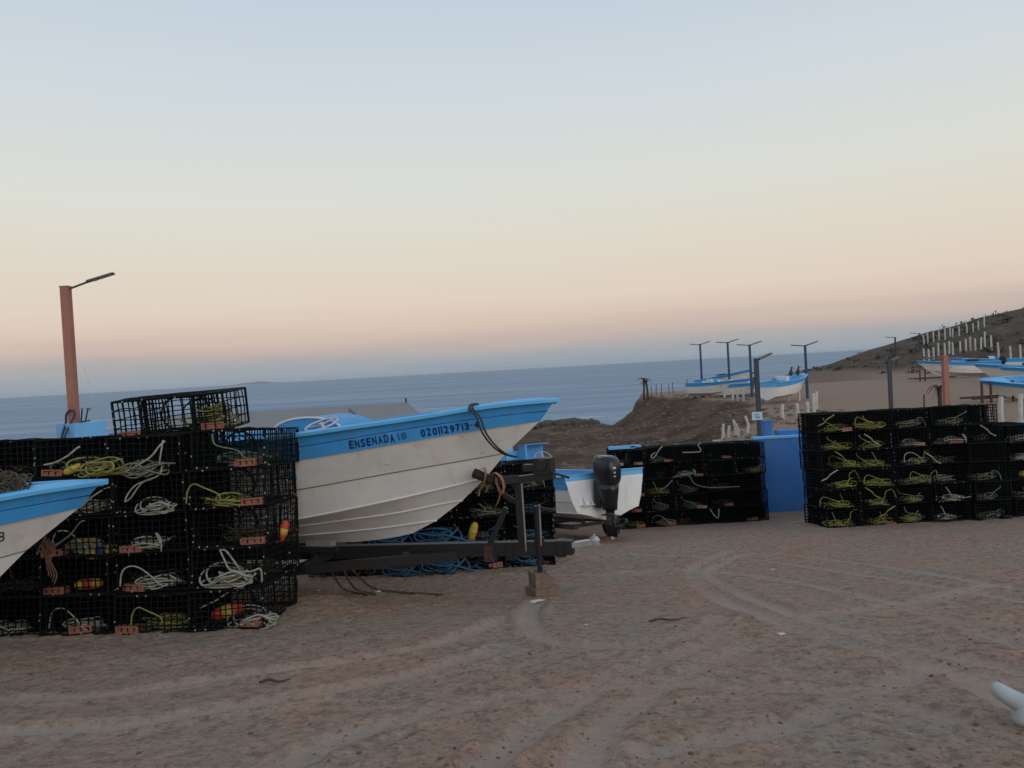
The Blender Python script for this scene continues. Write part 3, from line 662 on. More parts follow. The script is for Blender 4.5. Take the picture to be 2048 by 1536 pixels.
# safety chains drooping to the dirt
def chain_mesh(P, pitch=.034):
    P = np.asarray(P); sg = np.linalg.norm(np.diff(P, axis=0), axis=1); S_ = np.concatenate([[0], np.cumsum(sg)]); n_ = int(S_[-1]/pitch); mb = MB()
    for k in range(n_):
        p_ = np.array([np.interp((k+.5)*pitch, S_, P[:, j]) for j in range(3)]); q_ = np.array([np.interp((k+.9)*pitch, S_, P[:, j]) for j in range(3)]); d = q_-p_; d /= np.linalg.norm(d)+1e-9
        a_ = np.cross(d, (0, 0, 1)); a_ = a_/(np.linalg.norm(a_)+1e-9); b_ = np.cross(d, a_); s_ = a_ if k % 2 else b_
        tt = np.linspace(0, 2*math.pi, 9)[:-1]; mb.tube(p_+.024*np.cos(tt)[:, None]*d+.013*np.sin(tt)[:, None]*s_, .0055, 4, True)
    return mb
inv = np.array(TM.inverted())
def loc(P): return np.asarray(P) @ inv[:3, :3].T + inv[:3, 3]
for (a_, g_) in (((662, 1140), [(672, 1160), (688, 1178), (712, 1190), (735, 1194)]), ((688, 1140), [(697, 1160), (712, 1178), (738, 1190), (752, 1192)]), ((706, 1140), [(722, 1158), (746, 1176), (772, 1186), (830, 1188), (890, 1190)])):
    top = cl(*a_, .45); P = [top]; m_ = len(g_)
    ge = on_ground(*g_[2]); ge[2] = Gz(ge[0], ge[1])+.008
    tw = np.array(TM)[:3, :3] @ top + np.array(TM)[:3, 3]
    for i, q in enumerate(g_):
        if i < 2: Yq = tw[1]+(ge[1]-tw[1])*(.35+.35*i); P.append(loc(at(q[0], q[1], Yq)))
        else:
            e_ = on_ground(*q); e_[2] = Gz(e_[0], e_[1])+.008; P.append(loc(e_))
    part(chain_mesh(spline(P, 40)), 'safety_chain', M_rust, tr)
# bolted clamp plates along the drawbar
for f_ in (.04, .22, .30, .62):
    p_ = e0+(e1-e0)*f_; mb = MB(); mb.box(p_, (.10, .135, .175))
    for sx_ in (-.03, .03):
        for sz_ in (-.05, .05): mb.tube([p_+(sx_, .065, sz_), p_+(sx_, .082, sz_)], .011, 6)
    part(mb, 'clamp_plate', M_rust if f_ > .25 else M_black, tr)
# blocks under the jack
jw = np.array(TM)[:3, :3] @ j1 + np.array(TM)[:3, 3]
gz = Gz(jw[0], jw[1])
mb = MB(); mb.box((0, 0, .055), (.30, .24, .11)); hb1 = .11; bk = tag(part(mb, 'timber_block', M_block, None), 'wide brown block lying in the dirt, lower one under the trailer jack', 'block', None)
bk.matrix_world = Matrix.Translation((jw[0]+.02, jw[1], gz-.015)) @ Matrix.Rotation(R(28), 4, 'Z')
ht = max(jw[2]-gz-.095, .08)
mb = MB(); zt = ht
mb.prism([(-.10, -.09, 0), (.11, -.09, 0), (.11, -.09, zt*.62), (.075, -.09, zt*.62), (.065, -.09, zt*.84), (.03, -.09, zt*.80), (.02, -.09, zt), (-.10, -.09, zt)], (0, .18, 0))
bk = tag(part(mb, 'timber_block', M_block, None), 'notched brown block carrying the foot of the trailer jack', 'block'); bk.matrix_world = Matrix.Translation((jw[0], jw[1], gz+.095)) @ Matrix.Rotation(R(24), 4, 'Z')
# dark doubled line slung over the gunwale
def world_bl(P): return np.array([np.array(M1)[:3, :3] @ np.array(q) + np.array(M1)[:3, 3] for q in P])
for k, (dx, lb_) in enumerate(((0, 'dark mooring line slung over the lettered gunwale, outer strand'), (7, 'dark mooring line slung over the lettered gunwale, inner strand'))):
    uu = .80-.03*k; g_ = np.array([uu, hb('gun', uu), float(hz('gun', uu))])
    pts = [world_bl([g_+(0, -.22, -.10)])[0], world_bl([g_+(0, -.08, .025)])[0], world_bl([g_+(0, .04, .032)])[0], world_bl([g_+(0, .07, -.01)])[0], at(953+dx, 835, 8.02), at(965+dx, 866, 8.04), at(985+dx, 892, 8.10), at(1008+dx*.7, 908, 8.22), at(1034, 914, 8.36)]
    mb = MB(); mb.tube(spline(np.array(pts), 40), .011, 6); tag(part(mb, 'mooring_line', M_darkrope, None, True), lb_, 'rope')

# ---- the boat at the left edge
tipL = at(206, 962, 6.45)
ML = boat_matrix(tipL, 212, 3.0, .90)
bL = boat('white and blue fishing boat with a brown net heap, numbered 8 near its bow', ML, 50)
def px_of(P):
    d = np.asarray(P)-CAM; return 1024+FPX*(d@Rt)/(d@Fw)
us = np.linspace(.7, 2.2, 200); xp = np.array([px_of(np.array(ML)[:3, :3] @ q + np.array(ML)[:3, 3]) for q in on_band('str1', 'band', us, .6+0*us, 1, .004)])
ue, ub = us[np.argmin(abs(xp-9))], us[np.argmin(abs(xp+14))]
f = lambda X, Y: on_band('str1', 'band', ub+(ue-ub)*X, .48+.30*Y, 1, .005)
link('lettering', text_mesh('18', 'lettering', M_blackletter, f, .004), bL)
for k, u_ in enumerate((3.2, 6.0)):
    P = np.array(ML)[:3, :3] @ np.array([u_, 0, float(hz('keel', u_))]) + np.array(ML)[:3, 3]; g_ = Hs(P[0], P[1])
    mb = MB(); h_ = P[2]-g_; mb.box((0, 0, h_/2-.01), (.3, .5, max(h_, .05))); o = tag(part(mb, 'keel_block', M_block, None), ['timber block under the keel of the numbered boat, towards its bow', 'timber block under the keel of the numbered boat, towards its stern'][k], 'block'); o.location = (P[0], P[1], g_)
# ------------------------------------------------------------------ lobster traps
def bars_mesh(name, segs, s_, m):
    S = np.asarray(segs, float); d = S[:, 1]-S[:, 0]; d /= np.linalg.norm(d, axis=1, keepdims=True)
    ref = np.where(np.abs(d[:, 2:3]) > .8, np.array([[1., 0, 0]]), np.array([[0, 0, 1.]])); a_ = np.cross(d, ref); a_ /= np.linalg.norm(a_, axis=1, keepdims=True); b_ = np.cross(d, a_); h = s_/2
    c4 = [a_*h+b_*h, -a_*h+b_*h, -a_*h-b_*h, a_*h-b_*h]
    V_ = np.concatenate([np.stack([S[:, e]+c for c in c4], 1) for e in (0, 1)], 1).reshape(-1, 3); n_ = len(S); o = np.arange(n_)[:, None]*8
    q = np.array([(0, 1, 5, 4), (1, 2, 6, 5), (2, 3, 7, 6), (3, 0, 4, 7)]); Fq_ = (o[:, :, None]+q[None]).reshape(-1, 4)
    return mesh_np(name, V_, Fq_, m)
def grid(o, ux, uy, nx_, ny_, jit=.008):
    o, ux, uy = map(lambda q: np.array(q, float), (o, ux, uy)); sg = []
    J = lambda: rng.normal(0, jit, 3)
    for i in range(nx_+1):
        p_, q_ = o+ux*i/nx_, o+ux*i/nx_+uy; m_ = (p_+q_)/2+J(); sg += [(p_, m_), (m_, q_)]
    for j in range(ny_+1):
        p_, q_ = o+uy*j/ny_, o+uy*j/ny_+ux; a_ = p_+(q_-p_)/3+J(); b_ = p_+(q_-p_)*2/3+J(); sg += [(p_, a_), (a_, b_), (b_, q_)]
    return sg
def clips(pts, name='clip_rings', s_=.011):
    mb = MB()
    for p_ in pts: mb.box(p_, (s_, s_, s_*1.3))
    return mb.mesh(name, M_clip)
def trap_set(W, D, Hh, cell, thick):
    x0, x1, y0, y1, e = -W/2, W/2, -D/2, D/2, .004; z0, z1 = e, Hh-e
    nx_, ny_, nz_ = round(W/cell), round(D/cell), round(Hh/cell)
    d = []
    d.append(('front_panel', bars_mesh('front_panel', grid((x0, y0, z0), (W, 0, 0), (0, 0, z1-z0), nx_, nz_), thick, M_wire)))
    d.append(('back_panel', bars_mesh('back_panel', grid((x0, y1, z0), (W, 0, 0), (0, 0, z1-z0), nx_, nz_), thick, M_wire)))
    for x in (x0, x1): d.append(('side_panel', bars_mesh('side_panel', grid((x, y0, z0), (0, D, 0), (0, 0, z1-z0), ny_, nz_), thick, M_wire)))
    d.append(('top_panel', bars_mesh('top_panel', grid((x0, y0, z1), (W, 0, 0), (0, D, 0), nx_, ny_), thick, M_wire)))
    d.append(('bottom_panel', bars_mesh('bottom_panel', grid((x0, y0, z0), (W, 0, 0), (0, D, 0), nx_, ny_), thick, M_wire)))
    fr = [((x, y, z0), (x, y, z1)) for x in (x0, x1) for y in (y0, y1)]
    for z in (z0, z1): fr += [((x0, y, z), (x1, y, z)) for y in (y0, y1)]+[((x, y0, z), (x, y1, z)) for x in (x0, x1)]
    d.append(('edge_frame', bars_mesh('edge_frame', fr, thick*2.0, M_wire)))
    fine = .024
    for yy_ in (y0+D*.30, y0+D*.62, y0+D*.86): d.append(('shade_netting', bars_mesh('shade_netting', grid((x0+.01, yy_, z0+.01), (W-.02, 0, 0), (0, 0, z1-z0-.02), round(W/fine), round(Hh/fine), .006), .0125, M_net)))  # dense layers added to make the trap insides look dark
    # entrance funnel: hoop and net cone
    tt = np.linspace(0, 2*math.pi, 15)[:-1]; r0, r1 = min(Hh*.44, .17), .085
    mb = MB(); c_ = np.array([0, y0+D*.30, Hh*.5]); hp = c_+np.stack([r0*np.cos(tt), 0*tt, r0*np.sin(tt)], 1); hq = c_+np.stack([r1*np.cos(tt), 0*tt+.2, r1*np.sin(tt)], 1)
    mb.tube(hp, .010, 5, True); mb.tube(hq, .007, 5, True)
    for p_, q_ in zip(hp, hq): mb.bar(p_, q_, .007)
    d.append(('entrance_funnel', mb.mesh('entrance_funnel', M_wire)))
    pts = []
    for x in (x0, x1):
        for z in np.arange(.05, Hh-.03, .075): 
            if rng.random() < .5: pts.append((x+rng.normal(0, .004), y0-.006, z+rng.normal(0, .008)))
    for x in np.arange(x0+.05, x1, .085):
        if rng.random() < .35: pts.append((x+rng.normal(0, .01), y0-.006, z1+rng.normal(0, .004)))
        if rng.random() < .3: pts.append((x+rng.normal(0, .01), y0-.006, z0+.006))
    for y in np.arange(y0+.1, y1, .12):
        for z in (z0+.01, Hh*.5, z1-.01):
            if rng.random() < .3: pts.append((x1+.006, y, z)); pts.append((x0-.006, y, z))
    d.append(('clip_rings', clips(pts)))
    return d
TRAPS = [trap_set(TW, TD, TH, c_, .0092) for c_ in (.062, .066, .058, .064)]
# ballast brick with a frog in its face
def brick_mesh(m):
    mb = MB(); lx, ly, lz = .115, .05, .032
    o = [(-lx, -ly, -lz), (lx, -ly, -lz), (lx, -ly, lz), (-lx, -ly, lz)]; i = [(-lx*.84, -ly, -lz*.6), (lx*.84, -ly, -lz*.6), (lx*.84, -ly, lz*.6), (-lx*.84, -ly, lz*.6)]; k = [(x, -ly+.012, z) for (x, _, z) in i]; bk_ = [(x, ly, z) for (x, _, z) in o]
    V_ = o+i+k+bk_; Fc = [(0, 1, 5, 4), (1, 2, 6, 5), (2, 3, 7, 6), (3, 0, 4, 7), (4, 5, 9, 8), (5, 6, 10, 9), (6, 7, 11, 10), (7, 4, 8, 11), (8, 9, 10, 11), (0, 12, 13, 1), (1, 13, 14, 2), (2, 14, 15, 3), (3, 15, 12, 0), (12, 15, 14, 13)]
    return mb.add(V_, Fc).mesh('brick', m)
BRICKS = [brick_mesh(M_brick), brick_mesh(M_brick2)]
# coiled ropes (variants share meshes): a flattened loose coil plus a tail that climbs to the trap's top edge
def coil_pts(n=190, ax=.19, ay=.10, az=.045, loops=9, sd=0):
    r_ = np.random.default_rng(sd); th = np.linspace(0, loops*2*math.pi, n); ph = r_.uniform(0, 6, 6)
    A = ax*(.72+.30*np.sin(th*.37+ph[0])+.12*np.sin(th*1.7+ph[1])); B = ay*(.75+.35*np.sin(th*.53+ph[2]))
    x = A*np.cos(th)+.05*np.sin(th*.21+ph[3]); y = B*np.sin(th+.3*np.sin(th*.4)); z = .012+az*(1+np.sin(th*.61+ph[4])+.5*np.sin(th*1.9+ph[5]))*.9
    return np.stack([x, y, np.maximum(z, .012)], 1)
def coil_mesh(sd, m, tail=0, r_=.0075, **k):
    mb = MB(); mb.tube(coil_pts(sd=sd, **k), r_, 5)
    q = np.random.default_rng(sd+50)
    for _ in range(2):
        a_ = q.uniform(0, 6.28); c_ = np.array([q.uniform(-.1, .1), -.08, .05]); tt = np.linspace(0, 4.8, 20)
        mb.tube(c_+np.stack([.11*np.cos(tt+a_), .02*np.sin(3*tt), .035+.05*np.sin(tt+a_)], 1), r_, 5)
    if tail:
        s_ = 1 if tail % 2 else -1; g = lambda a_: q.normal(0, a_); h_ = q.uniform(.16, .33); w_ = q.uniform(.08, .26)
        P_ = [(s_*.12, -.10, .05), (s_*.03+g(.03), -.13, .07+g(.02)), (-s_*w_*.3+g(.03), -.135, h_*.5+g(.03)), (-s_*w_*.7+g(.04), -.13, h_*.8+g(.03)), (-s_*w_, -.125, h_)]
        if tail >= 4: P_ += [(-s_*(w_+.05), -.125, h_-.06), (-s_*(w_+.06)+g(.03), -.13, h_-.18)]
        mb.tube(spline(P_, 22), r_, 5)
    return mb.mesh('rope_coil', m, True)
COILS = {}
for ci in range(5):
    for v_ in range(6): COILS[ci, v_] = coil_mesh(11*ci+v_, M_rope[ci], v_, n=170 if ci != 4 else 260, loops=7+v_)
def buoy_meshes(ma, mb_):
    b = MB(); b.lathe([(.0, -.155), (.035, -.15), (.058, -.11), (.066, -.05), (.066, .05), (.058, .11), (.03, .15), (.0, .155)], 14)
    k = MB(); k.lathe([(.0665, -.045), (.0685, -.043), (.0685, .043), (.0665, .045)], 14); return b.mesh('float_body', ma, True), k.mesh('band', mb_, True)
BUOY = {'yb': buoy_meshes(M_yel, M_bfl), 'yr': buoy_meshes(M_yel, M_red), 'ry': buoy_meshes(M_red, M_yel), 'yy': buoy_meshes(M_yel, M_yel), 'by': buoy_meshes(M_bfl, M_yel)}
ORD = ['bottom', 'second', 'third', 'fourth', 'fifth', 'top']
STACKNAME = {'left': ('lettered boat', 'stack before the lettered boat'), 'right': ('blue wall', 'tall stack by the blue wall'), 'far': ('tall stack', 'low stack past the tall one'),
             'middle': ('outboard motor', 'stack between motor and blue wall'), 'under': ('trailer jack', 'stack behind the black trailer')}
COLW = ['first', 'second', 'third', 'fourth', 'fifth']
def place(name, M, label, group, var, ds=None, skip=()):
    root = empty(name, M, label, 'lobster trap', group)
    for (pn, me_) in (ds or TRAPS[var]):
        if pn in skip: continue
        o = link(pn, me_, root)
        if pn == 'clip_rings': o['kind'] = 'stuff'
    return root
def rope_at(M, off, rz, ci, vi, label, sc=1.0):
    o = link('rope_coil', COILS[ci, vi]); o.matrix_world = M @ Matrix.Translation(Vector(off)) @ Matrix.Rotation(rz, 4, 'Z') @ Matrix.Diagonal((sc, sc, min(sc, 1.0), 1)); return tag(o, label, 'rope', 'ropes coiled in the traps')
COLN = {0: 'pale', 1: 'yellow green', 2: 'grey green', 3: 'blue', 4: 'brown'}
TM_ = {}
for (key, x0, y0, yaw, nc, nl, rows, zf) in STK:
    bx = Matrix.Translation((x0, y0, zf)) @ Matrix.Rotation(yaw, 4, 'Z') @ Matrix.Rotation(-math.atan(TSL), 4, 'X')
    near_, grp = STACKNAME[key]
    for row in range(rows):
        for c_ in range(nc):
            if row == 1 and c_ > 1: continue
            # columns are told apart from the thing they stand beside
            order = c_ if key in ('right', 'far', 'middle') else nc-1-c_
            top_n = nl
            if key == 'left' and c_ == nc-1: top_n = 5
            if key == 'middle' and c_ in (0, 2): top_n = 5
            if key == 'far' and c_ == 1: top_n = 4
            for l_ in range(top_n):
                jx, jy, jr = np.clip(rng.normal(0, .014), -.022, .022), rng.normal(0, .035), rng.normal(0, R(1.6))
                Sh = Matrix(((1+rng.normal(0, .006), 0, rng.normal(0, .022), 0), (0, 1, rng.normal(0, .03), 0), (rng.normal(0, .006), rng.normal(0, .006), 1+rng.uniform(-.03, .008), 0), (0, 0, 0, 1)))
                if key == 'left' and c_ == nc-1: jx += -.02+.012*l_
                M = bx @ Matrix.Translation((c_*(TW+.025)+TW/2+jx, TD/2+jy+row*(TD+.03), .004+l_*(TH+.006))) @ Matrix.Rotation(jr, 4, 'Z') @ Sh
                lay = 'bottom' if l_ == 0 else ('top' if l_ == top_n-1 else ORD[l_])
                rw = 'rear ' if row else ''
                lab = f'black wire lobster trap, {lay} layer, {rw}{COLW[order]} column from the {near_}'
                root = place('lobster_trap', M, lab, f'traps in the {grp}', int(rng.integers(4)), None, ('shade_netting',) if (key == 'left' and c_ == nc-1) else (('clip_rings',) if key in ('right', 'far', 'middle') and rng.random() < .75 else ()))
                TM_[key, c_, l_, row] = M
                if row: continue
                where = f'{lay} trap, {COLW[order]} column from the {near_}'
                pb = {'left': .85, 'right': .12, 'under': .5, 'middle': .45, 'far': .2}[key]
                if rng.random() < pb:
                    sx_ = (-1 if key == 'left' and c_ < nc-1 else 1) if rng.random() < .8 else 0
                    link('brick', BRICKS[int(rng.random() < .3)], root, Matrix.Translation((sx_*(TW/2-.14)+rng.normal(0, .02), -TD/2-.012+.05, .045)) @ Matrix.Rotation(rng.normal(0, R(4)), 4, 'Y') @ Matrix.Rotation(rng.normal(0, R(6)), 4, 'Z') @ Matrix.Diagonal((rng.uniform(.85, 1.05), 1, rng.uniform(.85, 1.1), 1)))
                if rng.random() < .35: link('brick', BRICKS[0], root, Matrix.Translation((TW/2-.062, TD/2-.2+rng.normal(0, .02), .045)) @ Matrix.Rotation(R(90), 4, 'Z'))
                ci = {'left': [0, 2, 1, 0][int(rng.integers(4))], 'right': (1 if c_ < 2 else (0, 2, 2)[int(rng.integers(3))]), 'under': 3 if (l_ < 3 and rng.random() < .75) else 2, 'middle': (2, 1, 0)[int(rng.integers(3))], 'far': (2, 0)[int(rng.integers(2))]}[key]
                pr_ = {'left': .62, 'right': .95 if c_ < 4 else .5, 'under': .85, 'middle': .5, 'far': .6}[key]
                if rng.random() < pr_:
                    vi = int(rng.integers(6))
                    rope_at(M, (rng.uniform(-.12, .14), -TD/2+.10+rng.uniform(-.02, .05), .012), rng.normal(0, .12), ci, vi, f'{COLN[ci]} rope coil in the {where}', rng.uniform(.95, 1.2) if key != 'right' else rng.uniform(1.1, 1.4))
                    if key == 'right' and c_ < 3 and rng.random() < .75: rope_at(M, (rng.uniform(-.2, .2), -TD/2+.06, .03), rng.normal(0, .3), 1, int(rng.integers(6)), f'bulging yellow green rope bunch in the {where}', rng.uniform(.8, 1.15))
                if rng.random() < .6: rope_at(M, (rng.uniform(-.15, .15), rng.uniform(-.25, .1), .012), rng.uniform(0, 3), 4, int(rng.integers(6)), f'dark brown rope tangle deep in the {where}', rng.uniform(1.1, 1.5))
                if rng.random() < {'left': .03, 'right': .03, 'under': .3, 'middle': .08, 'far': .1}[key]:
                    kk = ['yb', 'yr', 'ry', 'yy'][int(rng.integers(4))]
                    o = empty('float_buoy', M @ Matrix.Translation((rng.uniform(-.18, .18), -TD/2+.16, .085)) @ Matrix.Rotation(R(90), 4, 'Y') @ Matrix.Rotation(rng.uniform(0, 6), 4, 'Z'), f'small {dict(yb="yellow and blue", yr="yellow and red", ry="red and yellow", yy="yellow")[kk]} float in the {where}', 'buoy', 'floats kept in the traps')
                    link('float_body', BUOY[kk][0], o); link('band', BUOY[kk][1], o)
# the lone long trap lying across the top of the left stack
LONG = trap_set(1.10, .60, .37, .098, .0095)
LONG = [q for q in LONG if q[0] not in ('entrance_funnel', 'shade_netting')]
ML_ = TM_['left', 3, 4, 0]
pt = at(368, 868, 7.85)
Mt = Matrix.Translation((pt[0], 7.88, ML_.translation[2]+TH+.012)) @ Matrix.Rotation(R(-2.0), 4, 'Z') @ Matrix.Rotation(R(-2.0), 4, 'Y') @ Matrix.Rotation(R(3), 4, 'X')
lt = place('lobster_trap', Mt, 'long open lobster trap lying alone on top of the left stack', None, 0, LONG)
tt = np.linspace(0, 2*math.pi, 25)[:-1]
for (cx, cy, r_, z_) in ((.06, -.08, .21, .20), (.14, .10, .17, .16)):
    mb = MB(); mb.tube(np.stack([cx+r_*1.15*np.cos(tt), cy+.25*r_*np.sin(tt), z_+r_*.85*np.sin(tt)], 1), .009, 6, True); part(mb, 'entrance_hoop', M_wire, lt)
for x in (-.30, .22):
    link('partition', bars_mesh('partition', grid((x, -.29, .01), (.14, .02, 0), (0, 0, .35), 4, 7)+grid((x+.02, -.29, .01), (0, .58, 0), (0, 0, .35), 9, 6), .010, M_wire), lt)
link('top_cover', bars_mesh('top_cover', grid((-.55, -.30, .362), (1.10, 0, 0), (0, .60, 0), 26, 18), .016, M_wire), lt)
link('brick', BRICKS[0], lt, Matrix.Translation((.42, -.252, .05))); link('brick', BRICKS[0], lt, Matrix.Translation((-.42, -.252, .03)))
rope_at(Mt, (.34, -.12, .02), .3, 1, 0, 'yellow green rope heap in the lone long trap', 1.25)
rope_at(Mt, (.40, -.16, .14), 1.0, 1, 0, 'upper yellow green rope bunch at the end of the lone long trap', .85)

# loose ropes and hand-placed floats the photograph shows on the left stack
def rope(pts, label, m, r_=.008, n=60, name='loose_rope'):
    mb = MB(); P = spline(np.array(pts), n); mb.tube(P, r_, 6); return tag(part(mb, name, m, None, True), label, 'rope')
RY = 7.28
rope([at(242, 948, RY), at(262, 938, RY-.02), at(300, 915, RY-.03), at(318, 893, RY-.02), at(330, 882, RY)], 'pale rope slanting up to the lone long trap', M_rope[0], .009)
rope([at(318, 930, RY), at(322, 905, RY-.02), at(326, 880, RY)], 'pale rope hanging straight below the lone long trap', M_rope[0])
rope([at(325, 925, RY), at(318, 950, RY-.02), at(285, 965, RY-.03), at(262, 995, RY-.03), at(250, 1003, RY-.02), at(258, 985, RY-.02), at(275, 968, RY-.02), at(305, 958, RY)], 'pale looped rope dangling from the top layer of traps', M_rope[0])
rope([at(88, 930, 7.3), at(110, 925, RY), at(135, 912, RY-.02), at(152, 898, RY), at(160, 893, 7.3)], 'pale rope slanting above the numbered boat', M_rope[0], .009)
rope([at(110, 1092, 6.9), at(140, 1070, RY-.05), at(160, 1045, RY-.03), at(170, 1042, RY)], 'pale line led from the numbered bow to the traps', M_rope[2], .008)
rope([at(440, 1100, RY), at(450, 1122, RY-.03), at(462, 1140, RY-.04), at(500, 1143, RY-.05), at(520, 1138, RY-.04), at(524, 1160, RY-.03), at(522, 1165, RY)], 'pale rope looping over the brick of a lower trap', M_rope[0], .009)
rope([at(440, 1100, RY), at(452, 1102, RY-.03), at(470, 1125, RY-.04), at(480, 1140, RY-.03)], 'pale rope bight rising above the looping rope', M_rope[0], .009)
rope([at(400, 1216, RY), at(430, 1202, RY-.03), at(465, 1180, RY-.03), at(490, 1175, RY)], 'pale knotted rope slanting over the bottom trap', M_rope[0], .009)
for (sd, px, py, ci, sc, lb_) in ((3, 455, 1155, 0, 1.35, 'big pale rope bunch bulging from a second layer trap'), (5, 505, 1238, 0, 1.25, 'pale rope bunch bulging from the bottom corner trap'), (8, 312, 1012, 0, 1.0, 'pale rope bunch bulging from a fourth layer trap'), (2, 300, 935, 2, 1.1, 'grey green rope bunch bulging from a top layer trap'), (4, 200, 935, 1, 1.25, 'yellow green rope bunch bulging above the numbered bow')):
    P = at(px, py, RY+.03); o = link('rope_coil', COILS[ci, 0]); o.matrix_world = Matrix.Translation(Vector(P)-Vector((0, 0, .06))) @ Matrix.Rotation(R(18), 4, 'X') @ Matrix.Scale(sc, 4); tag(o, lb_, 'rope', 'rope bunches bulging out of the left stack')
def float_at(px, py, Y, kk, label, tilt=90, sc=1.0):
    P = at(px, py, Y); o = empty('float_buoy', Matrix.Translation(Vector(P)) @ Matrix.Rotation(R(15), 4, 'Z') @ Matrix.Rotation(R(tilt), 4, 'Y') @ Matrix.Scale(sc, 4), label, 'buoy', 'floats kept in the traps'); link('float_body', BUOY[kk][0], o); link('band', BUOY[kk][1], o)
float_at(205, 1103, 7.40, 'yb', 'yellow float with a dark blue band behind the numbered bow', 88, 1.05)
float_at(178, 1168, 7.40, 'yr', 'yellow and red float low in the traps by the numbered boat', 92, .8)
float_at(455, 1222, 7.36, 'ry', 'red float with a yellow band in the bottom corner trap', 80, .95)
float_at(566, 1062, 7.75, 'ry', 'red float seen through the open end of the left stack', 20, .7)
float_at(148, 938, 7.36, 'yy', 'plain yellow float among the ropes above the numbered boat', 70, .6)
float_at(946, 1063, 11.16, 'yy', 'plain yellow float behind the black trailer drawbar', 20, .9)
# blue rope heaps spilling at the foot of the stack behind the trailer
for (px, py, sc, lb_) in ((885, 1080, 1.9, 'blue rope heap hanging under the lettered hull'), (900, 1135, 1.9, 'blue rope heap on the dirt behind the drawbar'), (790, 1090, 1.7, 'blue rope heap lying behind the drawbar under the keel'), (810, 1141, 1.5, 'low blue rope heap on the dirt behind the chains')):
    P = at(px, py, 11.1); o = link('rope_coil', COILS[3, 0]); z_ = P[2]-.05
    if py > 1130: z_ = Gz(P[0], P[1])-.005
    o.matrix_world = Matrix.Translation((P[0], P[1], z_)) @ Matrix.Scale(sc, 4); tag(o, lb_, 'rope', 'blue rope heaps behind the trailer')
# loose bits hanging on the tall right stack and middle stack
k = 0
for (px, py) in ((1668, 830), (1728, 868), (1670, 903), (1675, 940), (1730, 975), (1850, 905), (1790, 1012), (1960, 850)):
    Y = 14.93; s_ = 1 if k % 3 else -1
    q = np.array([(0, 0), (14*s_, 9), (20*s_, 16), (32*s_, 22)], float)+np.array([px, py])
    rope([at(a_, b_, Y-.04*(i % 2)) for i, (a_, b_) in enumerate(q)], f'{"pale" if k % 2 else "greenish"} rope end on the tall stack, {ORD[5-min(5, int((py-820)/36))]} layer, {COLW[min(4, int((px-1650)/72))]} column from the wall', M_rope[0 if k % 2 else 1], .012, 14)['group'] = 'rope ends on the tall right stack'; k += 1
for k, pts in enumerate(([(1310, 905), (1302, 912), (1308, 915), (1318, 900), (1325, 892)], [(1345, 955), (1375, 950), (1390, 968), (1420, 975), (1480, 973)], [(1345, 960), (1330, 975), (1320, 978)], [(1420, 1018), (1428, 1030), (1436, 1035), (1438, 1018)], [(1365, 905), (1400, 903), (1396, 890), (1402, 885)])):
    rope([at(a_, b_, 18.02) for (a_, b_) in pts], ['pale rope hook on top of the middle trap stack', 'long dull rope draped across the middle trap stack', 'short dull rope beside the motor on the middle stack', 'pale rope bight low on the middle trap stack', 'grey rope lying along the top trap of the middle stack'][k], M_rope[2 if k in (1, 2) else 0], .013, 24)
# ------------------------------------------------------------------ boat with the outboard, stern towards the yard
tc_ = at(1208, 944, 15.0)                       # middle of the transom top
aft = 290                                       # aft direction (ccw from +x): towards the camera, bow away to the left
Rz = Matrix.Rotation(R(aft), 4, 'Z') @ Matrix.Rotation(R(-8.0), 4, 'Y') @ Matrix.Diagonal((.92, .92, .70, 1))
tz = float(hz('gun', BL))
M2 = Matrix.Translation(Vector(tc_)-Rz @ Vector((BL, 0, tz))) @ Rz
b2 = boat('white boat with blue trim, stern on, carrying the big black outboard', M2, 40)
wheel(b2, (4.35, -.28, 1.95), (.9, 0, .45), .21)
mb = MB(); mb.box((3.95, -.42, 1.50), (.06, .62, 1.76)); mb.box((4.15, -.70, 1.50), (.40, .05, 1.76)); mb.box((4.15, -.12, 1.1), (.40, .05, .96)); mb.box((4.14, -.42, 2.395), (.44, .66, .03)); mb.box((4.12, -.42, 1.45), (.32, .56, .04)); part(mb, 'console', M_inner, b2)
mb = MB(); mb.bar((4.15, -.28, 1.4), (4.34, -.28, 1.92), .07, .07); part(mb, 'steering_column', M_rail, b2)
mb = MB(); mb.box((3.4, -.80, 1.75), (.7, .42, 1.0)); mb.box((3.2, -.70, 2.35), (.12, .12, .25)); part(mb, 'seat_box', M_rail, b2)
mb = MB(); mb.prism([(BL+.014, .34, tz-.13), (BL+.014, -.02, tz-.13), (BL+.014, .02, tz-.58), (BL+.014, .20, tz-.62)], (.03, 0, 0)); part(mb, 'motor_well', M_blue, b2)
mb = MB()
for y_ in (-.40, -.56): mb.prism([(BL+.004, y_, .52), (BL+.004, y_, .78), (BL+.12, y_, .50)], (0, .02, 0))
mb.box((BL+.06, -.48, .49), (.14, .28, .02)); part(mb, 'trim_bracket', M_white2, b2)
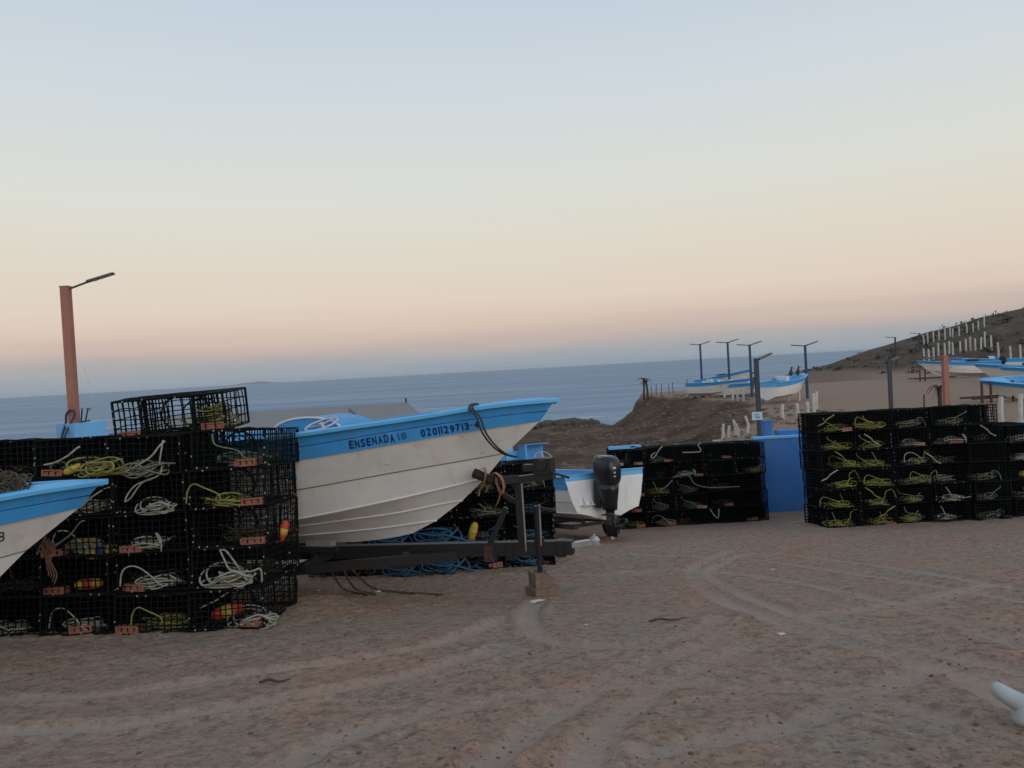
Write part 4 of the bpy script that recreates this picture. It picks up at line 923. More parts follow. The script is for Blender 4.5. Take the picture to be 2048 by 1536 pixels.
# outboard motor
mo = empty('outboard_motor', Matrix.Translation(Vector((at(1214, 960, 14.62)[0], 14.62, at(1214, 911, 14.62)[2]-1.525*.75))) @ Matrix.Rotation(R(aft+22), 4, 'Z') @ Matrix.Scale(.75, 4), 'tall black outboard motor with white decals on the stern boat', 'outboard motor')
def loft(mb, secs, n=16, ex=3.2):
    V_ = []; tt = np.linspace(0, 2*math.pi, n+1)[:-1]
    for (cx, a_, b_, z_) in secs:
        c_, s_ = np.cos(tt), np.sin(tt); V_.append(np.stack([cx+a_*np.sign(c_)*np.abs(c_)**(2/ex), b_*np.sign(s_)*np.abs(s_)**(2/ex), 0*tt+z_], 1))
    k = len(secs); Fc = [(i*n+j, i*n+(j+1) % n, (i+1)*n+(j+1) % n, (i+1)*n+j) for i in range(k-1) for j in range(n)]+[tuple(range(n))[::-1], tuple((k-1)*n+j for j in range(n))]
    mb.add(np.concatenate(V_), Fc)
mb = MB(); loft(mb, [(.0, .22, .17, .78), (.02, .30, .225, .84), (.02, .335, .25, .95), (.02, .345, .258, 1.15), (.01, .335, .25, 1.36), (-.02, .29, .22, 1.47), (-.06, .22, .17, 1.515), (-.07, .1, .1, 1.525)], 24); cw = part(mb, 'cowl', M_motor, mo, True)
mb = MB(); tt = np.linspace(0, math.pi, 12); mb.tube(np.stack([.02+.28*np.cos(tt+1.57), .20*np.sin(tt*1.0-1.57)*1.0, 1.50+0*tt], 1), .008, 5); link('cowl_trim', mb.mesh('cowl_trim', M_wmark), cw)
def decal(pts): mb_ = MB(); mb_.prism(pts, (.012, 0, 0)); return mb_
for (y_, z_, hw, hh) in ((-.115, 1.245, .055, .022), (-.115, 1.13, .024, .022), (-.115, 1.035, .035, .010)):
    mb = MB(); mb.box((.362, y_, z_), (.012, 2*hw, 2*hh)); link('decal', mb.mesh('decal', M_wmark), cw)
mb = MB(); mb.box((.22, .262, 1.285), (.22, .012, .055)); link('decal', mb.mesh('decal', M_wmark), cw)
for k in range(4): mb = MB(); mb.box((.15+.045*k, .270, 1.285), (.022, .006, .03)); link('decal_mark', mb.mesh('decal_mark', M_motor), cw)
mb = MB(); loft(mb, [(.04, .20, .12, .16), (.03, .23, .15, .4), (.02, .27, .19, .65), (.01, .29, .21, .82)], 16); part(mb, 'midsection', M_motor, mo, True)
mb = MB(); loft(mb, [(.06, .19, .012, -.52), (.08, .17, .03, -.36), (.07, .20, .075, -.28), (.06, .20, .075, -.20), (.05, .14, .045, -.1), (.05, .14, .05, .22)], 14, 2.4); mb.box((.08, 0, .02), (.50, .22, .02)); part(mb, 'gearcase', M_motor, mo, True)
mb = MB(); mb.prism([(-.02, -.006, -.36), (.16, -.006, -.36), (.13, -.006, -.58), (.06, -.006, -.60)], (0, .012, 0)); part(mb, 'skeg', M_wmark, mo)
mb = MB()
for k in range(3):
    a_ = k*2.094; c_, s_ = math.cos(a_), math.sin(a_); P = np.array([(.30, .03, -.03), (.34, .16, -.07), (.37, .19, .02), (.33, .15, .08), (.31, .04, .03)]); P[:, 1], P[:, 2] = P[:, 1]*c_-P[:, 2]*s_, P[:, 1]*s_+P[:, 2]*c_; mb.prism(P+(0, 0, -.24), (.012, 0, 0))
mb.tube([(.22, 0, -.24), (.42, 0, -.24)], [.06, .04], 10); part(mb, 'propeller', M_motor, mo)
mb = MB(); mb.box((-.26, 0, .62), (.16, .30, .40)); mb.box((-.22, .14, .55), (.2, .03, .7)); mb.box((-.22, -.14, .55), (.2, .03, .7)); part(mb, 'mounting_bracket', M_motor, mo)
mb = MB(); mb.tube([(.02, .19, .30), (-.02, .19, .12), (0, .17, .08)], .028, 6); part(mb, 'tilt_lever', M_wmark, mo)
mb = MB(); zt_ = [(BL+.012, hb(k, BL)-.004, float(hz(k, BL))) for k in ORDER[:6]]; bq = hb('gun', BL)-.012; zt_.append((BL+.012, bq, tz-.16))
mb.prism(zt_+[(x, -y, z) for (x, y, z) in zt_[::-1]], (-.007, 0, 0)); part(mb, 'transom_face', M_white, b2)
# its low trailer
t2 = empty('boat_trailer', M2, 'low dark trailer under the boat with the outboard', 'trailer')
for s_ in (1, -1):
    mb = MB(); mb.bar((2.2, .55*s_, -.12), (6.6, .6*s_, -.12), .08, .12); part(mb, 'frame_rail', M_black, t2)
    mb = MB(); mb.bar((2.4, .33*s_, .04), (6.5, .36*s_, .02), .08, .08); part(mb, 'bunk', M_black, t2)
    Pw = M2 @ Vector((5.4, .80*s_, 0)); Gw = Hs(Pw[0], Pw[1]); zl = (M2.inverted() @ Vector((Pw[0], Pw[1], Gw)))[2]
    Mw = np.array(Matrix.Translation((5.4, .80*s_+.09, zl+.40)) @ Matrix.Diagonal((1, 1, 1.3, 1)) @ Matrix.Rotation(R(90), 4, 'X'))
    mb = MB(); mb.lathe([(.17, 0), (.28, 0), (.31, .03), (.31, .15), (.28, .18), (.17, .18)], 20, Mw); wl = part(mb, 'wheel', M_rubber, t2)
    mb = MB(); mb.lathe([(.02, .02), (.165, .02), (.165, .16), (.02, .16)], 14, Mw); link('rim', mb.mesh('rim', M_rust), wl)
for u_ in (2.6, 4.6, 6.4): mb = MB(); mb.bar((u_, -.6, -.10), (u_, .6, -.10), .07, .09); mb.bar((u_, -.34, -.1), (u_, -.34, .03), .06, .06); mb.bar((u_, .34, -.1), (u_, .34, .03), .06, .06); part(mb, 'cross_member', M_black, t2)
mb = MB(); mb.bar((2.4, 0, -.12), (-.7, 0, -.05), .1, .1); part(mb, 'drawbar', M_black, t2)

# ------------------------------------------------------------------ blue wall with its pillar, pedestal, lamp posts
zw = Hs(6.2, 19.5)-.3; topz = at(1550, 876, 19.75)[2]
p0 = at(1506, 889, 19.75)[0]; p1 = 17.0
wl = empty('blue_wall', ((p0+p1)/2, 19.75, zw), 'blue painted retaining wall behind the trap stacks', 'wall')
h_ = topz-zw; mb = MB(); mb.box((0, .0, h_/2), (p1-p0, .22, h_)); part(mb, 'wall_body', M_wall, wl)
mb = MB(); mb.box((0, 0, h_+.025), (p1-p0+.03, .28, .05)); part(mb, 'coping', M_wall_lt, wl)
q0, q1 = at(1558, 862, 19.9)[0], at(1640, 862, 19.9)[0]; zt = at(1560, 862, 19.9)[2]
mb = MB(); mb.box(((q0+q1)/2-(p0+p1)/2, .34, (zt-zw)/2), (q1-q0, .42, zt-zw)); part(mb, 'raised_pier', M_wall, wl)
# small blue box by the sign post
P = at(1534, 868, 24.5); zg = Hs(P[0], P[1]); zt = at(1534, 843, 24.5)[2]; mb = MB(); hb_ = zt-zg; mb.box((0, 0, hb_/2), (.27, .3, hb_)); mb.box((0, 0, hb_+.02), (.31, .34, .04)); o = tag(part(mb, 'meter_pillar', M_wall, None), 'small blue pillar beside the sign post', 'pillar'); o.location = (P[0], P[1], zg)
mb = MB(); P = at(1222, 896, 18.4); mb.box((0, 0, 0), (.62, .2, .06)); mb.box((.33, -.02, .02), (.25, .16, .05)); o = tag(part(mb, 'plank', M_wall_lt, None), 'pale blue plank lying on the traps behind the motor', 'plank'); o.location = (P[0]+.25, P[1], P[2])

def lamp_post(label, top, base_z, w_, m, arms, group=None, name='lamp_post', tilt=0.0, square=True):
    """arms: list of (azimuth deg, length, rise, panel length)"""
    o = empty(name, (top[0], top[1], base_z), label, 'lamp post', group); h = top[2]-base_z
    mb = MB()
    if square: mb.box((0, 0, h/2), (w_, w_, h)); mb.box((0, 0, h+.012), (w_*1.12, w_*1.12, .024))
    else: mb.tube([(0, 0, 0), (0, 0, h)], [w_*.55, w_*.45], 8)
    part(mb, 'pole', m, o)
    for (az, ln, ri, pl) in arms:
        d = np.array([math.cos(R(az)), math.sin(R(az)), 0]); z0 = h-.06; a_ = d*(w_*.4)+(0, 0, z0); b_ = d*ln*(1-pl)+(0, 0, z0+ri*(1-pl)); e_ = d*ln+(0, 0, z0+ri)
        mb = MB(); mb.tube([a_, b_], .032 if w_ > .2 else .03, 6); am = part(mb, 'arm', m if w_ < .2 else M_lampm, o)
        mb = MB(); mb.bar(b_-d*.05, e_, .24 if w_ > .2 else .16, .05 if w_ > .2 else .05); hd = part(mb, 'lamp_head', M_lampm, o)
        dz = np.array([0, 0, -.03]); mb = MB()
        for k in range(3): f0 = .18+.26*k; mb.bar(b_+(e_-b_)*f0+dz, b_+(e_-b_)*(f0+.20)+dz, .15 if w_ > .2 else .1, .012)
        link('led_panel', mb.mesh('led_panel', M_led), hd)
    return o
# terracotta post at the left, on its blue block
PY = 22.5
tp = at(131, 574, PY); bt = at(150, 845, PY)
bl_t = at(152, 846, PY)[2]
zb = at(160, 889, PY)[2]
gz_ = Hs(tp[0], PY)
lp = lamp_post('square terracotta lamp post standing on the pale blue block', tp, bl_t, .225, M_pole, [(12, 1.32, .42, .52)])
mb = MB(); cx = tp[0]+.02
mb.tube(spline([(.02, -.17, .40), (-.10, -.2, .28), (-.13, -.22, .0), (-.06, -.55, -.3), (.02, -.70, -.5), (.12, -.78, -.75)], 20), .035, 6); mb.tube(spline([(.08, -.17, .38), (.13, -.2, .25), (.06, -.3, .02), (.05, -.62, -.35), (.14, -.8, -.7)], 20), .028, 6); part(mb, 'cable_loop', M_darkrope, lp)
mb = MB(); mb.bar((.16, 0, .02), (.45, 0, .05), .04, .04); mb.bar((.32, 0, .05), (.42, 0, .40), .03, .03); mb.bar((.20, 0, .05), (.25, 0, .42), .03, .03); mb.bar((.38, 0, .4), (.50, 0, .38), .03, .03); part(mb, 'bracket', M_black, lp)
# block: corner edge faces the camera
e_l, e_c, e_r = at(114, 846, PY+.1)[0], at(151, 848, PY-.55)[0], at(218, 843, PY+.35)[0]
ba = np.array([e_c, PY-.62]); bL_ = np.array([e_l, PY+.05]); bR_ = np.array([e_r, PY+.15]); bB = bL_+bR_-ba
mb = MB(); h_ = bl_t-gz_
pts = [(*ba, gz_-.3), (*bR_, gz_-.3), (*bB, gz_-.3), (*bL_, gz_-.3)]; mb.prism(pts, (0, 0, h_+.3)); tag(part(mb, 'lamp_base_block', M_wall_lt, None), 'pale blue painted block carrying the left terracotta lamp post', 'block')
mb = MB(); x0_ = e_r-.05; x1_ = at(300, 868, PY)[0]; zt = at(232, 868, PY)[2]; mb.box((0, 0, (zt-gz_)/2-.15), (x1_-x0_, .25, zt-gz_+.3)); o = tag(part(mb, 'low_wall', M_wall, None), 'low blue wall running from the pale blue lamp block', 'wall'); o.location = ((x0_+x1_)/2, PY+.5, gz_)
# thin antenna wire by the post
mb = MB(); a_ = at(186, 790, 24); b_ = at(167, 732, 24); mb.tube([np.array([a_[0], 24, Hs(a_[0], 24)]), a_, b_], .006, 4); tag(part(mb, 'antenna_rod', M_galv, None), 'thin bent rod rising beside the left lamp post', 'rod')
# right terracotta post
tp2 = at(1889, 712, 30); lamp_post('square terracotta lamp post rising behind the tall trap stack', tp2, Hs(tp2[0], 30)-.1, .19, M_pole, [(186, 1.05, .02, .7)])
# dark post with a sign
tp3 = at(1512, 718, 26); zg = Hs(tp3[0], 26); sp = lamp_post('dark square lamp post with a small sign near the blue pillar', tp3, zg-.1, .135, M_pole_dark, [(20, .62, .22, .75)])
sg = at(1515, 832, 25.85); mb = MB(); mb.box((sg[0]-tp3[0], -.11, sg[2]-zg+.1), (.34, .02, .27)); s_ = part(mb, 'sign_plate', M_sign, sp)
mb = MB()
for (dx, dz, ww, hh) in ((-.02, .05, .16, .035), (.0, -.01, .20, .02), (.02, -.06, .14, .045)): mb.box((sg[0]-tp3[0]+dx, -.122, sg[2]-zg+.1+dz), (ww, .004, hh))
link('sign_marks', mb.mesh('sign_marks', M_signm), s_)
mb = MB(); mb.bar((-.10, 0, tp3[2]-zg-.5), (-.16, 0, tp3[2]-zg-.9), .05); mb.bar((-.085, 0, tp3[2]-zg-.35), (-.2, 0, tp3[2]-zg-.38), .05); part(mb, 'clamp', M_pole_dark, sp)
tp4 = at(1778, 722, 34); lamp_post('dark double armed lamp post behind the tall trap stack', tp4, Hs(tp4[0], 34)-.1, .14, M_pole_dark, [(178, .75, .10, .7), (25, .62, .22, .7)])
G4 = 'double armed lamp posts on the headland'
for (px, py, Y, lb_) in ((1400, 688, 60, 'slim double armed lamp post by the stern end of the stored boats'), (1455, 684, 56, 'slim double armed lamp post rising between two stored boats'), (1499, 689, 50, 'slim double armed lamp post just left of the dark sign post'), (1610, 690, 46, 'slim double armed lamp post at the bow of the propped boat')):
    P = at(px, py, Y); lamp_post(lb_, P, Hs(P[0], Y)-.1, .17, M_pole_blue, [(172, .80, .10, .75), (14, .85, .24, .75)], G4, square=False)
for (px, py, Y, lb_) in ((1790, 674, 80, 'thin single armed lamp post at the foot of the hill'), (1839, 666, 84, 'thin single armed lamp post on the hill beside the white posts')):
    P = at(px, py, Y); lamp_post(lb_, P, Hs(P[0], Y)-.1, .19, M_pole_dark, [(180, 1.05, .12, .7)], 'single armed lamp posts by the hill', square=False)

# ------------------------------------------------------------------ shed roof beyond the lettered boat
ry = 25.0; rr = at(815, 805, ry); rl = at(440, 840, ry); er = at(870, 846, 22.6); ev = at(440, 892, 22.6)
er[2] = ev[2] = (er[2]+ev[2])/2; rl[2] = rr[2]; rl[0] = rl[0]-2; ev[0] = rl[0]
sh = empty('storage_shed', ((rl[0]+rr[0])/2, 24, Hs(-5, 24)), 'long shed with a plain grey sheet roof beyond the lettered boat', 'shed'); O_ = np.array(sh.location)
n_ = 6
for i in range(n_):
    f0, f1 = i/n_, (i+1)/n_; a_, b_ = rl+(rr-rl)*f0, rl+(rr-rl)*f1; c_, d_ = ev+(er-ev)*f1, ev+(er-ev)*f0; mb = MB(); dz = np.array([0, 0, .004*(i % 2)])
    mb.prism(np.array([a_, b_, c_, d_])-O_+dz, (0, 0, -.04)); part(mb, 'roof_sheet', M_roof, sh)
mb = MB(); bk0, bk1 = rl+(0, 2.4, er[2]-rr[2]), rr+(0, 2.4, er[2]-rr[2]); mb.prism(np.array([rl, rr, bk1, bk0])-O_, (0, 0, -.04)); part(mb, 'rear_slope', M_roof, sh)
mb = MB(); x0_, x1_ = rl[0]+.2, rr[0]-.1; zb_ = O_[2]-.3; mb.box(np.array([(x0_+x1_)/2, 25, (er[2]-.1+zb_)/2])-O_, (x1_-x0_, 4.2, er[2]-.1-zb_)); part(mb, 'wall', M_wall, sh)
mb = MB(); mb.bar(rr-O_+(-.05, .02, -.05), rr-O_+(-.05, .02, .14), .05); part(mb, 'ridge_stub', M_black, sh)
for (px0, py0, px1, py1) in ((700, 819, 711, 829), (727, 841, 735, 846)):
    mb = MB(); f_ = lambda px, py, Y: at(px, py, Y)-O_+(0, -.02, .03); Y0 = 25-(py0-812)*.055; mb.bar(f_(px0, py0, Y0), f_(px1, py1, Y0-.45), .06, .03); part(mb, 'roof_lath', M_seam, sh)

# ------------------------------------------------------------------ headland boats, posts, palms
def far_boat(label, px, py, Y, aft_deg, sc=1.0, pitch=0.0, group=None, roll=0, motor=True):
    tip = at(px, py, Y); o = boat(label, boat_matrix(tip, aft_deg, pitch, sc, roll), 14, True, group); k = int(rng.integers(4))
    if k != 1: u_ = rng.uniform(3.2, 4.6); mb = MB(); mb.box((u_, rng.uniform(-.3, .3), 1.15), (.5, .7, .95)); mb.box((u_-.1, 0, 1.66), (.5, .9, .05)); part(mb, 'console', M_rail if k else M_white2, o)
    if k >= 1 and motor: mb = MB(); loft(mb, [(BL+.3, .16, .12, .4), (BL+.3, .18, .14, 1.1), (BL+.3, .30, .22, 1.2), (BL+.3, .31, .23, 1.6), (BL+.25, .2, .15, 1.75)], 10); part(mb, 'outboard', M_motor, o)
    mb = MB()
    for _ in range(5): mb.box((rng.uniform(2, 6), rng.uniform(-.5, .5), 1.2+rng.uniform(0, .25)), (rng.uniform(.2, .7), rng.uniform(.2, .5), rng.uniform(.2, .5)), np.array(Matrix.Rotation(rng.uniform(0, 3), 3, 'Z')))
    g_ = part(mb, 'deck_gear', [M_inner, M_black, M_rope[4], M_white2][k], o); g_['kind'] = 'stuff'
    return o, tip
def prop_posts(root_label, pts, group, h=.85, r_=.075, name='white_post', m=M_post):
    for (px, py, Y, hh) in pts:
        P = at(px, py, Y); z_ = Hs(P[0], P[1]); mb = MB(); mb.tube([(0, 0, -.15), (rng.normal(0, .02), 0, hh*.5), (rng.normal(0, .03), 0, hh)], [r_*1.1, r_, r_*.95], 7)
        o = tag(part(mb, name, m, None), root_label, 'post', group); o.location = (P[0], P[1], z_)
GB = 'boats stored on the headland'
far_boat('stored boat with blue sheer propped on white posts, bow towards the lamp post', 1612, 747, 46, 226, .74, 0, GB, 0, False)
far_boat('stored boat lying side on behind the propped boat, half behind the sign post', 1560, 760, 50, 128, .70, 1, GB, 0, False)
far_boat('stored boat with its raised dark bow over the other boats', 1506, 738, 56, 128, .70, -5, GB, 0, False)
far_boat('stored white boat with clutter aboard at the headland lamp', 1502, 757, 51.5, 130, .70, 1, GB, 0, False)
prop_posts('short white post propping the stored boats on the headland', [(1531, 792, 44.5, .75), (1555, 793, 44.5, .75), (1577, 795, 44.2, .78), (1598, 797, 44, .85), (1486, 785, 47, .75), (1475, 782, 47.5, .75), (1464, 780, 49, .6), (1448, 777, 51, .5)], 'white posts under the stored boats', r_=.07)
prop_posts('white post standing on the bank beside the blue pillar', [(1444, 878, 27, .42), (1448, 876, 27.4, .5), (1457, 878, 27.1, .42), (1470, 874, 27.5, .55), (1476, 876, 27.2, .45), (1494, 872, 28, .60)], 'white posts on the bank', r_=.05)
mb = MB(); P = at(1440, 884, 27); mb.box((0, 0, 0), (.5, .08, .05)); o = tag(part(mb, 'white_plank', M_post, None), 'pale plank lying at the foot of the bank posts', 'plank'); o.location = (P[0], P[1], Hs(P[0], P[1])+.02)
for (q_, lb_) in zip([(1566, 842, 32, .62), (1596, 834, 33, .58), (1617, 830, 33.5, .6), (1628, 822, 35, .85), (1633, 820, 35.4, .9), (1871, 826, 27.5, .45), (1917, 826, 27.5, .5), (1961, 826, 27.5, .55), (2004, 825, 25.5, 1.05), (2042, 835, 25.5, 1.1)],
    ['white post on the sand edge, first from the small blue pillar', 'white post on the sand edge, second from the small blue pillar', 'white post on the sand edge, third from the small blue pillar', 'tall white post before the propped boat, shorter of a close pair', 'tall white post before the propped boat, taller of a close pair',
     'white stump beside the small dry palm behind the tall traps', 'white stump just past the right terracotta lamp post', 'short white post before the dark stand of the open boat', 'tall white post before the bow of the open blue lined boat', 'tall white post before the middle of the open blue lined boat']):
    prop_posts(lb_, [q_], 'white posts along the sand flat', r_=.075)
# right-hand boats
GR = 'boats stored below the hill'
far_boat('stored white boat at the sea end of the row below the hill', 1831, 722, 64, 338, .85, 0, GR)
far_boat('second stored boat in the row below the hill, behind the terracotta post', 1896, 716, 70, 330, .85, 0, GR)
far_boat('stored boat below the hill with a tall blue console', 1946, 728, 55, 322, .9, 0, GR)
far_boat('stored boat below the hill nearest its dark scrub slope', 1996, 734, 49, 325, .92, 0, GR)
o, tip = far_boat('open blue lined boat on a stand nearer than the row below the hill', 1957, 760, 35, 345, .85, 1.5, None, 13)
for (px, py, Y, lb_) in ((1962, 716, 64, 'blue console box on a boat in the row below the hill'), (2040, 712, 60, 'blue console box on the last boat below the hill')):
    pass
prop_posts('tall thin white post on the hillside, upper row', [(1847+k*11+rng.normal(0, 2.5), 690, 88+rng.normal(0, 1), rng.uniform(.95, 1.25)) for k in range(12)], 'white posts on the hill, upper row', r_=.075)
prop_posts('white post on the hillside, lower row above the boats', [(1847+10.5*k+rng.normal(0, 1.5), 700+k*2.1, 78+rng.normal(0, .8), rng.uniform(1.2, 1.5)) for k in range(14)]+[(1998, 735, 74, 1.7), (2022, 735, 72, 1.7), (2042, 733, 72, 1.7)], 'white posts on the hill, lower row', r_=.085)
# trailer frames under right boats
for (px, py, Y, ln, lb_) in ((1836, 752, 60, 3.2, 'dark trailer frame under the sea end boat below the hill'), (1958, 803, 34.6, 2.2, 'dark boat stand under the open blue lined boat')):
    P = at(px, py, Y); g_ = Hs(P[0], P[1]); o = empty('boat_stand', (P[0], P[1], g_), lb_, 'boat stand'); 
    for (a_, b_) in (((-.3, 0, .22), (ln, .4, .22)), ((-.3, .9, .22), (ln, 1.2, .22))): mb = MB(); mb.bar(a_, b_, .09, .09); part(mb, 'rail', M_rust, o)
    for x in (.15, .55, ln*.7): mb = MB(); mb.bar((x, 0, 0), (x, 0, .95), .08, .08, (1, 0, 0)); part(mb, 'upright', M_rust, o)

def palm(label, P, h, nf, fl, droop, seed, stems=1, name='palm_tree'):
    r_ = np.random.default_rng(seed); o = empty(name, (P[0], P[1], Hs(P[0], P[1])-.05), label, 'palm')
    for s_ in range(stems):
        dx = (s_-.5*(stems-1))*.32; hh = h*(1-.12*s_); mb = MB(); mb.tube(spline([(dx, 0, 0), (dx*.8+.03, 0, hh*.5), (dx*.5, 0, hh)], 8), [.11, .1, .09, .085, .08, .08, .09, .10], 8); part(mb, 'trunk', M_trunk, o)
        for k in range(nf):
            az = 6.283*k/nf+r_.uniform(-.3, .3); e_ = r_.uniform(-.2, .9); L_ = fl*r_.uniform(.7, 1.1); d = np.array([math.cos(az), math.sin(az), 0]); c_ = np.array([dx*.5, 0, hh])
            tt = np.linspace(0, 1, 9); S = c_+d*(L_*tt*math.cos(e_*.6))[:, None]+np.array([0, 0, 1.])*(L_*(tt*math.sin(e_)-droop*tt**2))[:, None]
            mb = MB(); mb.tube(S, [.018*(1-.8*q) for q in tt], 4); sd_ = np.cross(d, (0, 0, 1))
            for i in range(1, 9):
                for sg_ in (1, -1):
                    for q in (0, .5):
                        b_ = S[i]-(S[i]-S[i-1])*q; w_ = .30*fl*(1-.6*tt[i]); mb.add([b_, b_+d*.03, b_+sg_*sd_*w_+d*w_*.7+np.array([0, 0, -w_*.45])], [(0, 1, 2)])
            part(mb, 'frond', M_frond, o)
palm('lone ragged palm at the tip of the headland', at(1291, 786, 62), 1.75, 7, .62, .5, 3, 2)
palm('small dry palm drooping beside the right terracotta post', at(1879, 812, 30.6), 1.15, 9, .5, 1.3, 5)
palm('dark bushy palm next to the headland lamp post', at(1409, 776, 58), .75, 9, .55, .4, 8)
prop_posts('thin stake in the fence line along the headland edge', [(1303, 784, 62, .85), (1312, 783, 62, .9), (1323, 782, 62, .9), (1338, 781, 62, .8), (1346, 779, 62, .95), (1374, 777, 62, 1.15), (1379, 776, 62, .7)], 'stakes on the headland edge', r_=.028, name='fence_stake', m=M_trunk)
prop_posts('thin leaning stake standing on the sand flat', [(1847, 812, 30.2, .85)], 'stake on the sand', r_=.03, name='fence_stake', m=M_trunk)
# pelicans on the propped boat
for (px, py, lb_) in ((1582, 752, 'dark slim seabird standing on the propped boat'), (1596, 750, 'dark hunched seabird on the bow of the propped boat')):
    P = at(px, py, 45.6); mb = MB(); loft(mb, [(0, .05, .05, 0), (0, .10, .09, .08), (.0, .12, .10, .2), (.02, .07, .07, .33), (.04, .045, .045, .42), (.06, .055, .05, .50), (.06, .02, .02, .55)], 10, 2); mb.prism([(.10, -.01, .50), (.28, -.01, .40), (.10, -.01, .46)], (0, .02, 0)); o = tag(part(mb, 'seabird', M_bird, None, True), lb_, 'bird'); o.location = tuple(P)
# shore rocks
for k in range(22):
    px = 1052+k*6.6+rng.normal(0, 2); Yc = np.linspace(40, 67, 120); Xc = np.array([at(px, 850, q)[0] for q in Yc]); Zc = H(Xc, Yc); Y = float(Yc[np.argmax((Zc-CAM[2])/Yc)])+rng.normal(0, .3); P = at(px, 850, Y); s_ = rng.uniform(.30, .55)
    q = ico*(1+.4*(rng.random((12, 1))-.5)); mb = MB()
    # one subdivision for a rounder, rougher boulder
    fs = []; vs = list(q); cache = {}
    def mid(a_, b_):
        kk = (min(a_, b_), max(a_, b_))
        if kk not in cache: v_ = (np.array(vs[a_])+vs[b_])/2; vs.append(v_/np.linalg.norm(v_)*(np.linalg.norm(vs[a_])+np.linalg.norm(vs[b_]))/2*rng.uniform(.88, 1.1)); cache[kk] = len(vs)-1
        return cache[kk]
    for (a_, b_, c_) in icf: x_, y_, z_ = mid(a_, b_), mid(b_, c_), mid(c_, a_); fs += [(a_, x_, z_), (x_, b_, y_), (z_, y_, c_), (x_, y_, z_)]
    mb.add(np.array(vs)*s_*np.array([1.1, 1, .85]), fs); o = tag(part(mb, 'shore_rock', M_rock, None), 'dark boulder in the row along the shore below the headland', 'rock', 'boulders along the shore'); z_ = Hs(P[0], Y); o.location = (P[0], Y, z_+.1*s_)
# bank stones and hill scrub
def gbank():
    y = rng.uniform(24, 60); x = rng.uniform(2, 15); return x, y, .04+.12*rng.random()**3
tag(stones(1500, gbank, 'bank_stones', mat('bank_stone', (.215, .158, .115), .9, var=.5, vscale=2)), 'loose stones and clods covering the brown bank', 'stones', kind='stuff')
def scrub_mesh():
    Vs = []; Fs = []; k = 0
    for _ in range(230):
        x = rng.uniform(36, 80); y = rng.uniform(70, 98)
        if Gz(x, y) < -.1: continue
        z = Gz(x, y); s_ = rng.uniform(.25, .6)
        for _ in range(26):
            c_ = rng.normal(0, 1, 3)*np.array([s_, s_, s_*.4])*.6+np.array([x, y, z+s_*.25]); d = rng.normal(0, s_*.22, (3, 3)); Vs.append(c_+d); Fs.append(np.array([[k, k+1, k+2]])); k += 3
    return link('hill_scrub', mesh_np('hill_scrub', np.concatenate(Vs), np.concatenate(Fs), M_scrub))
tag(scrub_mesh(), 'low dry scrub covering the dark hillside', 'scrub', kind='stuff')

# ------------------------------------------------------------------ brown net heap in the numbered boat
mb = MB()
for k in range(150):
    uq = rng.uniform(.62, 1.9); c_ = np.array([uq, rng.uniform(-.7, .75)*float(hb('gun', uq)), float(hz('gun', uq))+rng.uniform(.03, .17)*min(1, (uq-.4)*2)]); r_ = rng.uniform(.03, .10); tt = np.linspace(0, 6.283*1.4, 20); ax = rng.normal(0, 1, 3); ax /= np.linalg.norm(ax); a_ = np.cross(ax, (.3, .5, .8)); a_ /= np.linalg.norm(a_); b_ = np.cross(ax, a_)
    mb.tube(c_+r_*(np.cos(tt)[:, None]*a_+np.sin(tt)[:, None]*b_)+rng.normal(0, .010, (20, 3)), .006, 4)
o = part(mb, 'net_heap', M_rope[4], None, True); o.matrix_world = ML; tag(o, 'heap of brown tangled netting piled in the numbered boat', 'fishing net')
# frayed line at the numbered boat's bow eye
P = at(97, 1092, 6.62)
mb = MB(); r2 = np.random.default_rng(4)
for k in range(7):
    q = [r2.normal(0, .035, 3)*(1, .3, 1) for _ in range(7)]; mb.tube(np.array(P)+spline(np.array(q)+np.array([0, -.03, 0]), 30), .009, 5)
for k in range(4): x = .012*k-.02; mb.tube(np.array(P)+spline([(x, -.02, -.02), (x+.01, -.03, -.12), (x+.02+.01*k, -.02, -.24), (x+.02, -.02, -.24-.03*k)], 12), .006, 5)
tag(part(mb, 'bow_rope', mat('rope_rusty', (.20, .10, .055), .9, var=.5, vscale=25), None, True), 'frayed orange and brown rope knot on the numbered bow', 'rope')

# ------------------------------------------------------------------ small things on the dirt
def ground_thing(px, py, build, label, cat, name, m, rz=0, smooth=False):
    P = on_ground(px, py); mb = MB(); build(mb); o = tag(part(mb, name, m, None, smooth), label, cat); o.matrix_world = Matrix.Translation((P[0], P[1], Gz(P[0], P[1])+.004)) @ Matrix.Rotation(R(rz), 4, 'Z'); return o
def shell(s_): return lambda mb: mb.add(ico*(1+.6*(rng.random((12, 1))-.5))*np.array([s_*1.1, s_*.7, s_*.28])+np.array([0, 0, s_*.12]), icf)
def stick(L_): return lambda mb: mb.tube(spline([(-L_/2, 0, .012), (-L_*.2, .02, .018), (L_*.15, -.015, .014), (L_/2, .01, .016)], 12), [.008, .009, .010, .009, .008, .009, .008, .007, .007, .006, .005, .004], 6)
o = ground_thing(1073, 1203, shell(.07), 'flat pale scrap lying in front of the jack blocks', 'litter', 'litter_scrap', M_shell); o.scale = (1.2, .8, .7)
ground_thing(756, 1188, shell(.05), 'white scrap lying by the end of the safety chains', 'litter', 'litter_scrap', M_shell)
ground_thing(637, 1183, shell(.022), 'small white pebble beside the corner of the left stack', 'pebble', 'white_pebble', M_shell)
ground_thing(1335, 1243, stick(.30), 'dark crooked stick lying alone in the open yard', 'stick', 'stick', M_trunk, 2)
ground_thing(550, 1370, stick(.20), 'thin stick lying before the left trap stack', 'stick', 'stick', M_trunk, 4)
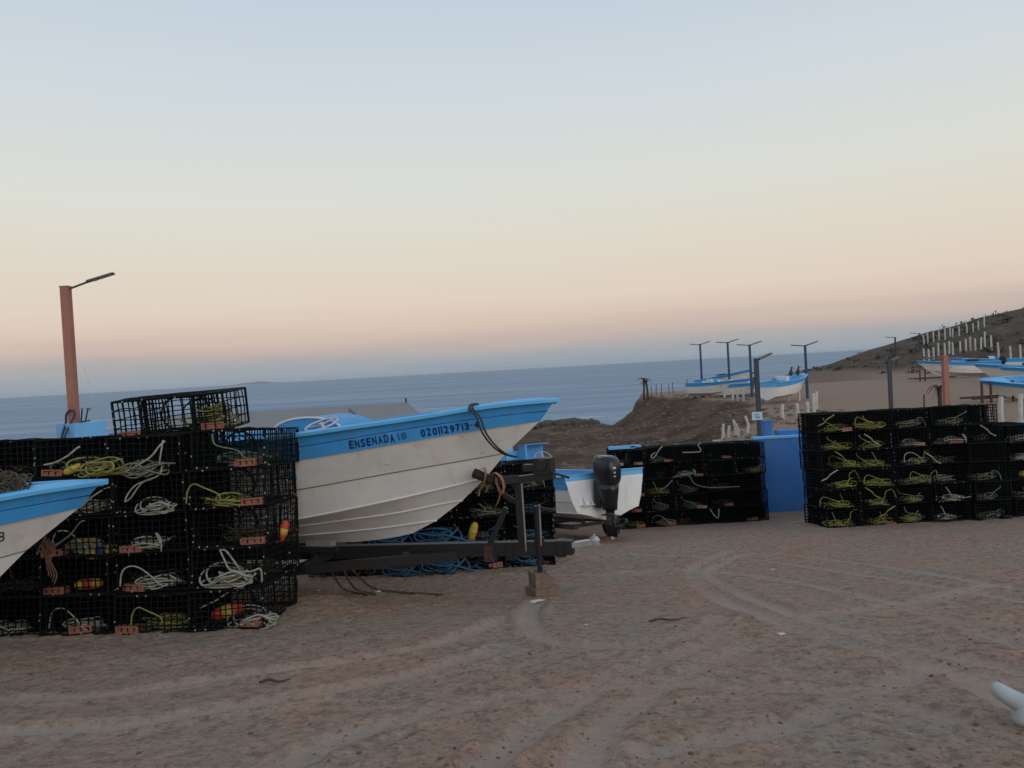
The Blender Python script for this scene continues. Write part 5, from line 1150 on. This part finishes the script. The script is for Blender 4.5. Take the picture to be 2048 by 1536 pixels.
ground_thing(1545, 1141, shell(.03), 'white pebble in the ring of wheel tracks', 'pebble', 'white_pebble', M_shell)
ground_thing(1562, 1268, shell(.028), 'white pebble on a reddish patch of the open yard', 'pebble', 'white_pebble', M_shell)
ground_thing(1172, 1252, shell(.018), 'tiny white pebble between the jack blocks and the stick', 'pebble', 'white_pebble', M_shell)
# stake by the wall
prop_posts('short white stake in the dirt beside the blue wall', [(1610, 1030, 17.6, .55)], 'stake by the wall', r_=.03, name='stake')
# pale curved thing at the right edge
P = on_ground(2046, 1452); g_ = Gz(P[0], P[1])
o = empty('debris_piece', (P[0], P[1], g_), 'pale blue grey rounded piece of debris lying on the dirt', 'debris')
A0 = [at(px, py, P[1]-.02)-np.array([P[0], P[1], g_]) for (px, py) in ((1986, 1368), (2000, 1382), (2022, 1396), (2050, 1412), (2075, 1440))]
mb = MB(); mb.tube(spline(A0, 18), np.interp(np.linspace(0, 1, 18), [0, .05, .2, .5, 1], [.005, .022, .034, .040, .05]), 10); part(mb, 'curved_arm', M_pale, o, True)
A1 = [at(px, py, P[1]-.05)-np.array([P[0], P[1], g_]) for (px, py) in ((2060, 1415), (2048, 1435), (2050, 1452))]
mb = MB(); mb.tube(spline(A1, 10), [.04, .042, .044, .045, .045, .044, .042, .036, .02, .004], 10); part(mb, 'lower_lobe', M_pale, o, True)
mb = MB(); mb.box(np.mean([A0[3], A1[1]], 0)+(.05, .05, -.05), (.08, .12, .10)); part(mb, 'base', M_pale, o)

# ------------------------------------------------------------------ thin sea haze over the whole place
mb = MB(); mb.box((0, 24500, 10), (110000, 51000, 40))
hm = bpy.data.materials.new('sea_haze'); hm.use_nodes = True; t = hm.node_tree; t.nodes.remove(t.nodes['Principled BSDF'])
pv = t.nodes.new('ShaderNodeVolumePrincipled'); pv.inputs['Color'].default_value = (.86, .90, .96, 1); pv.inputs['Density'].default_value = 2.6e-5
t.links.new(pv.outputs[0], t.nodes['Material Output'].inputs['Volume'])
tag(part(mb, 'haze', hm, None), 'thin even haze over the sea and yard', 'haze', kind='stuff')
